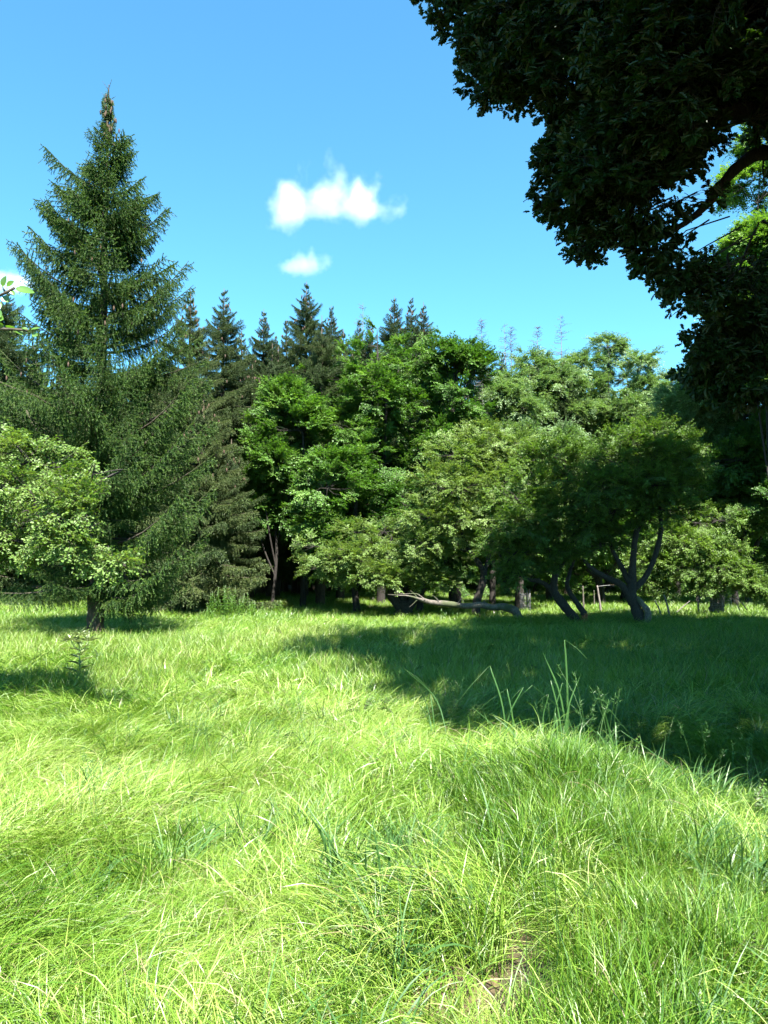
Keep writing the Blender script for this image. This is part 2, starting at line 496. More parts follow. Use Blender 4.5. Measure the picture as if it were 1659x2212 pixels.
def make_grass():
    # near lodged grass
    x, y, rs = grass_points(20000, -8, 8, 0.6, 9.0, 1)
    k = wedge(x, y, 2.8) & (rs.random(len(x)) < (1 - 0.85 * bank(x, y)) * bare(x, y)) & (rs.random(len(x)) < 1.15 - 0.055 * y)
    x, y = x[k], y[k]; n = len(x)
    ti = np.clip(0.17 + 0.75 * TINTN(x, y) + rs.normal(0, 0.12, n), 0, .92)
    scatter('lodged_grass', np.stack([x, y, ground_z(x, y)], 1), np.stack([rs.normal(0, .08, n), rs.normal(0, .16, n), flow(x, y) + rs.normal(0, .55, n)], 1),
            rs.uniform(0.65, 1.1, n) * (0.6 + 0.85 * noise2(x / .55, y / .55, 61)), rs.integers(0, 4, n), ti, lodged)['label'] = 'long pale green grass lying flat in swirls across the meadow'
    # bank: upright fresh grass
    x, y, rs = grass_points(15000, -0.3, 9, 0.6, 8.6, 2)
    k = wedge(x, y, 3.6) & (rs.random(len(x)) < bank(x, y) * bare(x, y) * (0.55 + 0.6 * noise2(x * 2, y * 2, 33)))
    x, y = x[k], y[k]; n = len(x)
    ti = np.clip(-0.30 + 0.75 * TINTN(x, y) + rs.normal(0, 0.08, n), -.3, 1)
    scatter('bank_grass', np.stack([x, y, ground_z(x, y)], 1), np.stack([rs.normal(0, .12, n), rs.normal(0, .12, n), rs.uniform(0, 6.28, n)], 1),
            rs.uniform(0.55, 1.05, n) * (0.6 + 0.8 * noise2(x / .4, y / .4, 62)), rs.integers(0, 4, n), ti, upright)['label'] = 'fresh green upright grass covering the low bank'
    # scattered upright tufts in the lodged part
    x, y, rs = grass_points(1100, -6, 3, 1.9, 10, 3)
    cl = noise2(x / 0.8, y / 0.8, 41)
    k = wedge(x, y, .9) & (cl > 0.55)
    x, y = x[k], y[k]; n = len(x)
    scatter('upright_grass', np.stack([x, y, ground_z(x, y)], 1), np.stack([rs.normal(0, .15, n), rs.normal(0, .15, n), rs.uniform(0, 6.28, n)], 1),
            rs.uniform(0.7, 1.2, n), rs.integers(0, 4, n), np.clip(rs.normal(0.28, .12, n), 0, 1), upright)['label'] = 'darker green upright tufts among the flattened grass'
    # coarse broad-bladed grass
    x, y, rs = grass_points(7000, -2.2, 8, 2.1, 9.5, 8)
    den = np.exp(-(((x + .05) / .55) ** 2 + ((y - 3.5) / .75) ** 2)) * 1.2 + sstep(1.1, 1.8, x) * (1 - sstep(3.4, 4.2, y)) * .9 + .5 * sstep(.5, 1.4, x) * np.exp(-((y - 5.3) / .9) ** 2) + .10 + .35 * sstep(1, 2, x) * sstep(6, 7, y)
    k = wedge(x, y, 2.5) & (rs.random(len(x)) < den * .55 * bare(x, y)) & (noise2(x / .35, y / .35, 44) > .38)
    x, y = x[k], y[k]; n = len(x)
    scatter('coarse_grass', np.stack([x, y, ground_z(x, y)], 1), np.stack([rs.normal(0, .15, n), rs.normal(0, .15, n), rs.uniform(0, 6.28, n)], 1),
            rs.uniform(0.55, 1.05, n), rs.integers(0, 4, n), np.clip(rs.normal(.45, .25, n), 0, 1), coarse)['label'] = 'coarser broad-bladed grass in darker patches near the camera and along the bank'
    x, y, rs = grass_points(700, -8, 8, 2.6, 20, 10)
    k = wedge(x, y, .3) & (noise2(x / 1.1, y / 1.1, 46) > .58)
    x, y = x[k], y[k]; n = len(x)
    scatter('meadow_herbs', np.stack([x, y, ground_z(x, y) + rs.uniform(.05, .22, n)], 1), np.stack([rs.normal(0, .3, n), rs.normal(-.5, .3, n), rs.uniform(0, 6.28, n)], 1),
            rs.uniform(0.3, .55, n), rs.integers(0, 4, n), np.clip(rs.normal(.55, .2, n), 0, 1), SPR['apple'])['label'] = 'small leafy herbs scattered through the meadow grass'
    x, y, rs = grass_points(900, -7, 8, 2.6, 15, 9)
    k = wedge(x, y, .3) & (rs.random(len(x)) < np.where(x > .8, .45, .16))
    x, y = x[k], y[k]; n = len(x)
    scatter('seeding_grass', np.stack([x, y, ground_z(x, y)], 1), np.stack([rs.normal(0, .15, n), rs.normal(0, .15, n), rs.uniform(0, 6.28, n)], 1),
            rs.uniform(0.6, 1.0, n), rs.integers(0, 3, n), np.clip(rs.normal(.35, .2, n), 0, 1), stalks)['label'] = 'thin flowering grass stalks rising above the meadow'
    # middle distance
    x, y, rs = grass_points(19000, -17, 17, 8.0, 21, 4)
    k = wedge(x, y, 4.5) & (rs.random(len(x)) < 1.3 - 0.03 * y)
    x, y = x[k], y[k]; n = len(x)
    up = noise2(x / 2.0, y / 2.0, 51) > 0.62
    idx = np.where(up, rs.integers(3, 6, n), rs.integers(0, 3, n))
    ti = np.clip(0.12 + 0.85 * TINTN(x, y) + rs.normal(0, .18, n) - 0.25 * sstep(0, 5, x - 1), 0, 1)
    scatter('meadow_grass', np.stack([x, y, ground_z(x, y)], 1), np.stack([rs.normal(0, .1, n), rs.normal(0, .1, n), flow(x, y) + rs.normal(0, .6, n)], 1),
            rs.uniform(0.6, 1.15, n), idx, ti, midl + midu)['label'] = 'thick meadow grass around the spruce and under the oak shade'
    # far
    x, y, rs = grass_points(19000, -32, 32, 20, 44, 5)
    k = wedge(x, y, 6)
    x, y = x[k], y[k]; n = len(x)
    ti = np.clip(0.10 + 0.75 * TINTN(x / 2, y / 2) + rs.normal(0, .1, n), 0, 1)
    scatter('far_grass', np.stack([x, y, ground_z(x, y)], 1), np.stack([rs.normal(0, .1, n), rs.normal(0, .1, n), rs.uniform(0, 6.28, n)], 1),
            rs.uniform(0.5, 1.1, n), rs.integers(0, 3, n), ti, farl)['label'] = 'short meadow grass reaching back to the orchard and forest edge'

# ------------------------------------------------------------------ leaves and sprays
def leaf_shape(kind):
    if kind == 'diamond':
        V = [(0, 0, 0), (0.45, 0.5, 0.10), (1, 0, -0.05), (0.45, -0.5, 0.10)]
        F = [(0, 2, 1), (0, 3, 2)]
    elif kind == 'oval':
        V = [(0, 0, 0), (0.25, 0.40, 0.08), (0.65, 0.42, 0.05), (1, 0, -0.10), (0.65, -0.42, 0.05), (0.25, -0.40, 0.08)]
        F = [(0, 3, 2), (0, 2, 1), (0, 4, 3), (0, 5, 4)]
    elif kind == 'lobed':
        half = [(0.12, 0.07), (0.26, 0.24), (0.36, 0.12), (0.50, 0.38), (0.60, 0.18), (0.76, 0.40), (0.84, 0.20), (1.0, 0.10)]
        V = [(0, 0, 0), (1.02, 0, -0.1)] + [(a, b, 0.06) for a, b in half] + [(a, -b, 0.06) for a, b in half] + [(a, 0, 0) for a, b in half]
        F = []; h = len(half)
        for s in (0, 1):
            o_ = 2 + s * h; c = 2 + 2 * h
            for i in range(h - 1):
                F += [(c + i, c + i + 1, o_ + i + 1), (c + i, o_ + i + 1, o_ + i)]
            F += [(0, c, o_), (c + h - 1, 1, o_ + h - 1)]
    return np.array(V, float), np.array(F, int)

def add_leaf(g, shp, pos, d, up, L, wd, m=0, a=0.0):
    V, F = shp
    X = nrm(d); Y = nrm(np.cross(up, X)); Z = np.cross(X, Y)
    P = pos + V[:, :1] * L * X + V[:, 1:2] * wd * Y + V[:, 2:] * L * Z
    g.add(P, F, m, a)

def spray(name, seed, size, ntw, per, ll, lw, kind, mat, droop=0.15, flat=0.35, mesh_twigs=True, rosette=0):
    rs = np.random.default_rng(seed)
    g = Geo(); shp = leaf_shape(kind)
    for i in range(ntw):
        yaw = rs.uniform(-1.0, 1.0) if ntw > 1 else 0
        start = np.array([rs.uniform(0, 0.35) * size, 0, 0])
        L = size * rs.uniform(0.5, 1.0) * (1 - 0.25 * abs(yaw))
        d = np.array([math.cos(yaw), math.sin(yaw), rs.uniform(-flat, flat)])
        P = [start + d * L * t + np.array([0, 0, -droop * L * t * t]) for t in np.linspace(0, 1, 4)]
        if mesh_twigs: tube(g, P, [size * .010, size * .008, size * .006, size * .003], 3, 1)
        P = np.array(P)
        for j in range(per):
            t = 1.0 if rosette and j < rosette else (j + rs.random()) / per
            t = min(t, 1)
            pos = np.array([np.interp(t * 3, range(4), P[:, c]) for c in range(3)])
            az = yaw + (1 if j % 2 else -1) * rs.uniform(0.4, 1.4) + (rs.uniform(-2.6, 2.6) if rosette and j < rosette else 0)
            dd = np.array([math.cos(az), math.sin(az), rs.uniform(-0.75, 0.35)])
            up = nrm(np.array([rs.normal(0, .45), rs.normal(0, .45), 1]))
            s = rs.uniform(0.65, 1.15)
            add_leaf(g, shp, pos + dd * ll * 0.15, dd, up, ll * s, lw * s, 0, rs.random())
    return g.obj(name, [M[mat], M['twig']], link=False)

SPR = {
    'oak': [spray('oak_spray', 100 + k, 0.42, 5, 10, 0.115, 0.115, 'lobed', 'oak', rosette=5) for k in range(4)],
    'oak_tip': [spray('oak_tip_spray', 105 + k, 0.20, 3, 5, 0.105, 0.105, 'lobed', 'oak', rosette=4) for k in range(4)],
    'apple': [spray('apple_spray', 110 + k, 0.42, 8, 13, 0.055, 0.038, 'diamond', 'apple') for k in range(4)],
    'apple_pale': [spray('pale_apple_spray', 120 + k, 0.40, 8, 13, 0.055, 0.038, 'diamond', 'apple_pale') for k in range(4)],
    'apple_near': [spray('near_apple_spray', 130 + k, 0.26, 6, 10, 0.040, 0.026, 'oval', 'apple_pale') for k in range(4)],
    'broad': [spray('broad_spray', 140 + k, 0.60, 11, 16, 0.072, 0.058, 'diamond', 'broad', 0.1, 0.35) for k in range(4)],
    'ash': [spray('ash_spray', 150 + k, 0.70, 12, 17, 0.11, 0.042, 'diamond', 'ash', 0.35, 0.4) for k in range(4)],
}

make_grass()

def lumps_auto(c, rad, n, lr, seed, bottom=-0.75):
    rs = np.random.default_rng(seed)
    out = []
    for i in range(n):
        for _ in range(50):
            d = rs.normal(size=3); d /= np.linalg.norm(d)
            if d[2] > bottom: break
        r = rs.uniform(0.45, 0.92)
        p = np.array(c) + d * np.array(rad) * r
        q = lr * rs.uniform(0.65, 1.25)
        out.append((*p, q * rs.uniform(0.9, 1.3), q * rs.uniform(0.9, 1.3), q * rs.uniform(0.6, 0.9)))
    return out

def crown_points(lumps, n, seed, gap=0.42, gs=0.9, keep=None):
    rs = np.random.default_rng(seed)
    Lp = np.array(lumps)
    vol = (Lp[:, 3] * Lp[:, 4] * Lp[:, 5]) ** .5
    K = n * (10 if keep is not None else 3)
    ii = rs.choice(len(Lp), K, p=vol / vol.sum())
    d = rs.normal(size=(K, 3)); d /= np.linalg.norm(d, axis=1)[:, None]
    r = rs.random(K) ** 0.28
    P = Lp[ii, :3] + d * Lp[ii, 3:] * r[:, None]
    nz = noise3(P[:, 0] / gs, P[:, 1] / gs, P[:, 2] / gs, seed)
    k = (nz > gap) & (P[:, 2] > 0.35)
    if keep is not None: k &= keep(P)
    P, d, ii = P[k][:n], d[k][:n], ii[k][:n]
    return P, d, ii, rs

def crown(root, kind, lumps, n, seed, tint=0.4, tsd=0.18, gap=0.42, gs=0.9, keep=None, scl=(0.75, 1.2), origin=None, lift=0.25, tz=0.0, anchors=None, nbr=0.35, rb=0.012):
    """Leaf sprays (one part) and the twig work that carries them (one part)."""
    P, d, ii, rs = crown_points(lumps, n, seed, gap, gs, keep)
    n = len(P)
    o0 = np.array(root.location)
    dd = d + np.array([0, 0, lift]) + rs.normal(0, .35, (n, 3))
    dd /= np.linalg.norm(dd, axis=1)[:, None]
    rot = np.stack([rs.normal(0, .5, n), -np.arcsin(np.clip(dd[:, 2] * 0.8, -1, 1)), np.arctan2(dd[:, 1], dd[:, 0])], 1)
    lt = rs.uniform(-1, 1, len(lumps))[ii] * 0.16
    zz = (P[:, 2] - P[:, 2].min()) / (np.ptp(P[:, 2]) + 1e-6)
    ti = np.clip(tint + lt + rs.normal(0, tsd, n) + tz * zz, 0, 1)
    cr = scatter('crown', P - o0, rot, rs.uniform(*scl, n), rs.integers(0, 4, n), ti, SPR[kind], root)
    # twigs and branches running to the sprays
    g = Geo()
    Lp = np.array(lumps)
    A = np.array(anchors) if anchors is not None else None
    for li in range(len(Lp)):
        c = Lp[li, :3]
        if A is not None:
            a = A[np.argmin(np.linalg.norm(A[:, :3] - c, axis=1) + 0.6 * np.maximum(0, A[:, 2] - c[2]))]
            mid = (a[:3] + c) / 2 + rs.normal(0, .12, 3) + np.array([0, 0, 0.1])
            tube(g, curve([a[:3], mid, c], 4) - o0, np.linspace(rb * 3.0, rb, 9), 5, 0, rough=.15)
        sel = np.where((ii == li) & (rs.random(n) < nbr))[0]
        for s in sel[:60]:
            e = P[s]
            mid = (c + e) / 2 + rs.normal(0, .10, 3) * np.linalg.norm(e - c)
            tube(g, np.array([c, mid, e]) - o0, [rb * 0.9, rb * 0.55, rb * 0.25], 3, 0)
    if g.n:
        b = g.obj('branches', M['bark_dark'], root); b['kind'] = 'stuff'
    return cr

def limb(root, pts, name='limb', mat='bark_dark', n=9, rough=0.26):
    """pts: rows of x, y, z, radius in world space; a part of root."""
    Q = curve(pts, 6)
    g = Geo()
    tube(g, Q[:, :3] - np.array(root.location), np.maximum(Q[:, 3], 0.004), n, rough=rough)
    g.obj(name, M[mat], root, smooth=True)
    return Q

def G(x, y): return float(ground_z(np.array([x]), np.array([y]))[0])

def tree_auto(name, label, cat, kind, px, top, bot, wpx, d, n, seed, group=None, tint=0.4, nl=16, mat='bark_dark', depth=0.8, gap=0.42, tr=0.12, lean=0, lrf=0.30, extra=(), **kw):
    """Broad-leaved tree whose crown spans top..bot (picture rows) and wpx wide at distance d; trunk and forking limbs below."""
    c = at(px, (top + bot) / 2, d)
    hz = (at(px, top, d)[2] - at(px, bot, d)[2]) / 2
    rx = wpx / 2 / 1662 * d
    bx = c[0] + lean
    base = (bx, d, G(bx, d) - 0.05)
    root = empty(name, base, label, cat, group)
    lr = lrf * (rx * rx * hz) ** (1 / 3)
    lm = lumps_auto(c, (rx * .9, rx * depth, hz * .92), nl, lr, seed)
    lm += [(*at(a, b_, d), r_, r_, r_ * .8) for a, b_, r_ in extra]
    rs = np.random.default_rng(seed)
    zt = c[2] + hz * 0.35
    T = [(bx, d, base[2] - .1, tr * 1.35), (bx + .03, d, base[2] + .5, tr), ((bx * .6 + c[0] * .4) + rs.normal(0, .1), d, (base[2] + c[2]) / 2 + .2, tr * .8),
         (c[0], d, c[2], tr * .6), (c[0] + rs.normal(0, .2), d, zt, tr * .3)]
    Q = limb(root, T, 'trunk', mat)
    anc = [*Q[len(Q) // 3:]]
    for k in range(4):
        a = Q[int(len(Q) * rs.uniform(.35, .7))]
        th = k * 1.57 + rs.uniform(-.5, .5)
        e = c + np.array([math.cos(th) * rx * .6, math.sin(th) * rx * depth * .6, rs.uniform(-.2, .5) * hz])
        mid = a[:3] * .45 + e * .55 + np.array([0, 0, -.15 * hz * rs.random()])
        q = limb(root, [(*a[:3], a[3] * .7), (*mid, a[3] * .5), (*e, a[3] * .2)], 'limb', mat, 7)
        anc += [*q[4:]]
    crown(root, kind, lm, n, seed + 1, tint, gap=gap, anchors=np.array(anc), rb=tr * 0.11, **kw)
    return root

# ------------------------------------------------------------------ spruces
def brush(g, A, B, sag, n, nl, nw, rs, sh=0.3):
    """Needles all round a twig from A to B that sags by sag."""
    A = np.asarray(A, float); B = np.asarray(B, float)
    t = rs.random(n)
    P = A + (B - A) * t[:, None]; P[:, 2] -= sag * t * t
    ax = (B - A)[None, :] + np.stack([0 * t, 0 * t, -2 * sag * t], 1)
    ax /= np.linalg.norm(ax, axis=1)[:, None] + 1e-9
    rv = rs.normal(size=(n, 3)); rv -= ax * (rv * ax).sum(1)[:, None]; rv /= np.linalg.norm(rv, axis=1)[:, None] + 1e-9
    d = ax * 0.75 + rv * 0.75
    d /= np.linalg.norm(d, axis=1)[:, None]
    s = np.cross(d, rs.normal(size=(n, 3))); s /= np.linalg.norm(s, axis=1)[:, None] + 1e-9
    l = nl * rs.uniform(.7, 1.2, n)[:, None]
    V = np.stack([P - s * nw / 2, P + s * nw / 2, P + d * l], 1).reshape(-1, 3)
    F = np.arange(3 * n).reshape(n, 3)
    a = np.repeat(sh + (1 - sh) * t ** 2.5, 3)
    g.add(V, F, 0, a)

def bough(name, seed, L, mat, dens=2.0, nw=0.011, nl=0.026, hang=1.15, rise=0.35):
    rs = np.random.default_rng(seed)
    g = Geo()
    ax = lambda t: np.array([L * t, 0.03 * L * math.sin(3 * t + seed), L * (-0.08 * math.sin(math.pi * t) + rise * t ** 1.25)])
    tube(g, [ax(t) for t in np.linspace(0, 1, 7)], np.linspace(0.012 * L + .004, 0.003, 7), 4, 1)
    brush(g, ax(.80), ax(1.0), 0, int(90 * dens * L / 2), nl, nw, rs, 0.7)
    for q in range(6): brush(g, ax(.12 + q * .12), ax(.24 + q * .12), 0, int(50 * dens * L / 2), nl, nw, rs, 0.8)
    ns = int(12 + 12 * L)
    for i in range(ns):
        t = 0.10 + 0.88 * (i + rs.random() * .6) / ns
        s = 1 if i % 2 else -1
        sl = min(0.34 * L, .52) * (1 - t) ** 0.5 * rs.uniform(.6, 1.2) + 0.09
        an = rs.uniform(.75, 1.15)
        A = ax(t)
        dr = -rs.uniform(.05, .35)
        B = A + np.array([math.cos(an), s * math.sin(an), dr]) * sl
        tube(g, [A, (A + B) / 2, B], [.005, .004, .002], 3, 1, cap=False)
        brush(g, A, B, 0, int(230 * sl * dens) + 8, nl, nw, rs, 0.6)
        k = max(2, int(sl / 0.055))
        for j in range(k):
            u = (j + rs.random()) / k
            a0 = A + (B - A) * u
            tl = rs.uniform(.09, .30) * (0.6 + 0.4 * L / 2.6) * hang * (1.1 - .5 * t)
            sd_ = 1 if j % 2 else -1
            az = s * (an + sd_ * rs.uniform(.5, .9))
            hh = rs.uniform(.15, .7)
            b0 = a0 + np.array([math.cos(az) * hh, math.sin(az) * hh, -rs.uniform(.5, 1.0)]) * tl
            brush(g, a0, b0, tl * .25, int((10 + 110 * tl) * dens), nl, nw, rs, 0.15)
        # upward tips
        b0 = B + np.array([math.cos(an), s * math.sin(an) * .6, .25]) * rs.uniform(.06, .12)
        brush(g, B, b0, 0, int(16 * dens), nl, nw, rs, .8)
    return g.obj(name, [M[mat], M['twig']], link=False)

BOUGH = {
    'long': [bough('long_bough', 200 + k, 2.4, 'needle') for k in range(4)],
    'mid': [bough('mid_bough', 210 + k, 1.5, 'needle') for k in range(3)],
    'short': [bough('short_bough', 220 + k, 0.75, 'needle') for k in range(3)],
    'far': [bough('far_bough', 230 + k, 2.0, 'needle_far', 0.75, 0.022, 0.045, 1.3, 0.1) for k in range(3)],
}

def hero_spruce():
    D = 16.6
    bx = at(205, 1380, D)[0]
    root = empty('spruce_tree', (bx, D, G(bx, D)), 'tall free-standing spruce with wide rising boughs and a bare brown lower trunk', 'spruce tree')
    H = at(205, 185, D)[2]
    T = [(bx + .02, D, -0.15, .25), (bx, D, .25, .185), (bx - .01, D, 1.2, .16), (bx + .02, D, 3.5, .13), (bx + .0, D, 6.5, .09), (bx + .01, D, 9.5, .045), (bx, D, H - .25, .012), (bx, D, H, .006)]
    limb(root, T, 'trunk', 'bark_spruce', 14)
    rs = np.random.default_rng(5)
    #            z:   radius to the left, radius to the right (metres)
    prof_z = np.array([1.1, 1.6, 2.4, 3.5, 4.6, 5.4, 6.3, 7.2, 8.0, 9.0, 9.7, 10.2, 10.6, 11.0, 11.3, H])
    prof_l = np.array([2.1, 2.4, 2.6, 2.8, 2.9, 2.8, 2.3, 1.9, 1.7, 1.15, .95, .45, .62, .50, .20, .05])
    prof_r = np.array([2.0, 2.3, 2.5, 2.5, 2.4, 2.3, 2.0, 1.7, 1.5, 1.05, 1.05, .50, .60, .42, .18, .05])
    prof_l = prof_l * np.where(prof_z < 8, .90, 1); prof_r = prof_r * np.where(prof_z < 8, .86, 1)
    def put(zb, ln, el, th, fl=.8):
        kind = 'long' if ln > 1.75 else 'mid' if ln > 1.0 else 'short'
        pr = BOUGH[kind][rs.integers(0, len(BOUGH[kind]))]
        o = bpy.data.objects.new('bough', pr.data)
        C.objects.link(o); o.parent = root
        s_ = ln / {'long': 2.4, 'mid': 1.5, 'short': .75}[kind]
        o.location = (0, 0, zb - root.location[2])
        o.rotation_euler = (rs.normal(0, .15), -(el - .33), th)
        o.scale = (s_, max(s_, fl) * rs.uniform(.85, 1.1), max(s_, fl))
    for dx, zt in ((-1.35, 10.55), (1.2, 9.8), (-2.05, 8.5), (1.62, 8.5), (2.05, 7.9), (-1.35, 9.4), (2.3, 6.9), (-1.6, 7.6), (2.5, 5.9), (2.6, 4.9), (1.15, 9.0), (2.6, 3.3), (2.45, 2.3)):
        el = .5 if zt > 6 else .55
        for q in (-.18, .16):
            put(zt - abs(dx) * math.tan(el) + q * .8, abs(dx) / math.cos(el) * (1 - abs(q) * .7), el, (0 if dx > 0 else math.pi) + q * 1.8 + rs.normal(0, .1), .9)
    n = 0
    z = 1.25
    while z < H - 0.25:
        per = 5 if z < 3 or z > 9 else 4
        off = rs.uniform(0, 6.28)
        for k in range(per):
            if n >= 230: break
            th = off + k * 6.283 / per + rs.normal(0, .25)
            zz = z + rs.normal(0, .10)
            side = (1 + math.cos(th)) / 2
            rad = np.interp(zz, prof_z, prof_l) * (1 - side) + np.interp(zz, prof_z, prof_r) * side
            rad *= rs.choice([rs.uniform(.45, .7), rs.uniform(.7, .95), rs.uniform(.95, 1.2)])
            f = (zz - 1.2) / (H - 1.2)
            el = np.interp(f, [0, .08, .3, .6, .85, 1], [-.05, .15, .42, .52, .50, .8]) + rs.normal(0, .16)
            ln = rad / math.cos(el)
            zb = zz - max(0, math.sin(el)) * ln * 0.55 if f > .1 else zz
            zb = max(zb, 1.05)
            put(zb, ln, el, th, .8 if zz < 9 else .42)
            n += 1
        z += 0.27 if z < 9 else 0.18
    # leader shoots
    g = Geo()
    for k in range(9):
        th = rs.uniform(0, 6.28); zz = H - root.location[2] - rs.uniform(.05, .5)
        a = np.array([0, 0, zz]); b = a + np.array([math.cos(th) * .16, math.sin(th) * .16, rs.uniform(.03, .14)])
        tube(g, [a, b], [.006, .003], 3, 1); brush(g, a, b, 0, 30, .022, .006, rs, .5)
    brush(g, (0, 0, H - root.location[2] - .5), (0, 0, H - root.location[2]), 0, 90, .022, .006, rs, .4)
    g.obj('leader', [M['needle'], M['twig']], root)
    g = Geo()
    for k in range(75):
        th = rs.uniform(0, 6.28); zz = H - root.location[2] - abs(rs.normal(0.55, .3)) - .22
        rr = rs.uniform(.03, .05 + .22 * min(1, (H - root.location[2] - zz)))
        c = np.array([math.cos(th) * rr, math.sin(th) * rr, zz])
        tube(g, [c, c - [0, 0, .03], c - [0, 0, .08], c - [0, 0, .115]], [.006, .018, .018, .006], 5)
    for k in range(70):
        th = rs.uniform(0, 6.28); zz = rs.uniform(5, 10.2)
        rr = .78 * np.interp(zz, prof_z, prof_l) * rs.uniform(.7, 1)
        c = np.array([math.cos(th) * rr, math.sin(th) * rr, zz])
        tube(g, [c, c - [0, 0, .03], c - [0, 0, .08], c - [0, 0, .115]], [.006, .018, .018, .006], 5)
    o = g.obj('cones', M['cone'], root); o['kind'] = 'stuff'
    return root
hero_spruce()

def far_spruce(name_label, H, rmax, seed, group=None, tint=.35, loc=(0, 0, 0), zlow=2.5, narrow=1.0, cones=True):
    rs = np.random.default_rng(seed)
    root = empty('spruce_tree', loc, name_label, 'spruce tree', group)
    g = Geo()
    tube(g, [(0, 0, -.3), (0, 0, H * .5), (0, 0, H)], [.20, .12, .01], 8)
    g.obj('trunk', M['bark_spruce'], root, smooth=True)
    P = []; rot = []; sc = []; ti = []
    z = zlow
    while z < H - .15:
        f = (z - zlow) / (H - zlow)
        per = 7 if f < .9 else 5
        off = rs.uniform(0, 6.28)
        for k in range(per):
            th = off + k * 6.283 / per + rs.normal(0, .25)
            rad = rmax * (1 - f) ** (0.62 * narrow) * rs.uniform(.5, 1.2) * min(1, .25 + (H - z) / 2.5) + .10
            el = np.interp(f, [0, .5, .85, 1], [-.35, -.05, .35, .8]) + rs.normal(0, .12)
            P.append((0, 0, z + rs.normal(0, .08))); rot.append((rs.normal(0, .2), -el, th))
            s = rad / 2.0
            sc.append((s, max(s, .14) if f > .85 else max(s, .4), max(s, .16) if f > .85 else max(s, .45))); ti.append(np.clip(tint + rs.normal(0, .15), 0, 1))
        z += .36 if f < .8 else .26
    n = len(P)
    scatter('crown', P, rot, np.array(sc), rs.integers(0, 3, n), ti, BOUGH['far'], root)
    if cones:
        g = Geo()
        for k in range(45):
            th = rs.uniform(0, 6.28); zz = H - .5 - abs(rs.normal(0, .14 * H)); f = (zz - zlow) / (H - zlow)
            rr = rmax * (1 - f) ** .72 * rs.uniform(.5, .95)
            c = np.array([math.cos(th) * rr, math.sin(th) * rr, zz])
            tube(g, [c, c - [0, 0, .03], c - [0, 0, .11], c - [0, 0, .15]], [.006, .026, .026, .006], 4)
        o = g.obj('cones', M['cone'], root); o['kind'] = 'stuff'
    return root

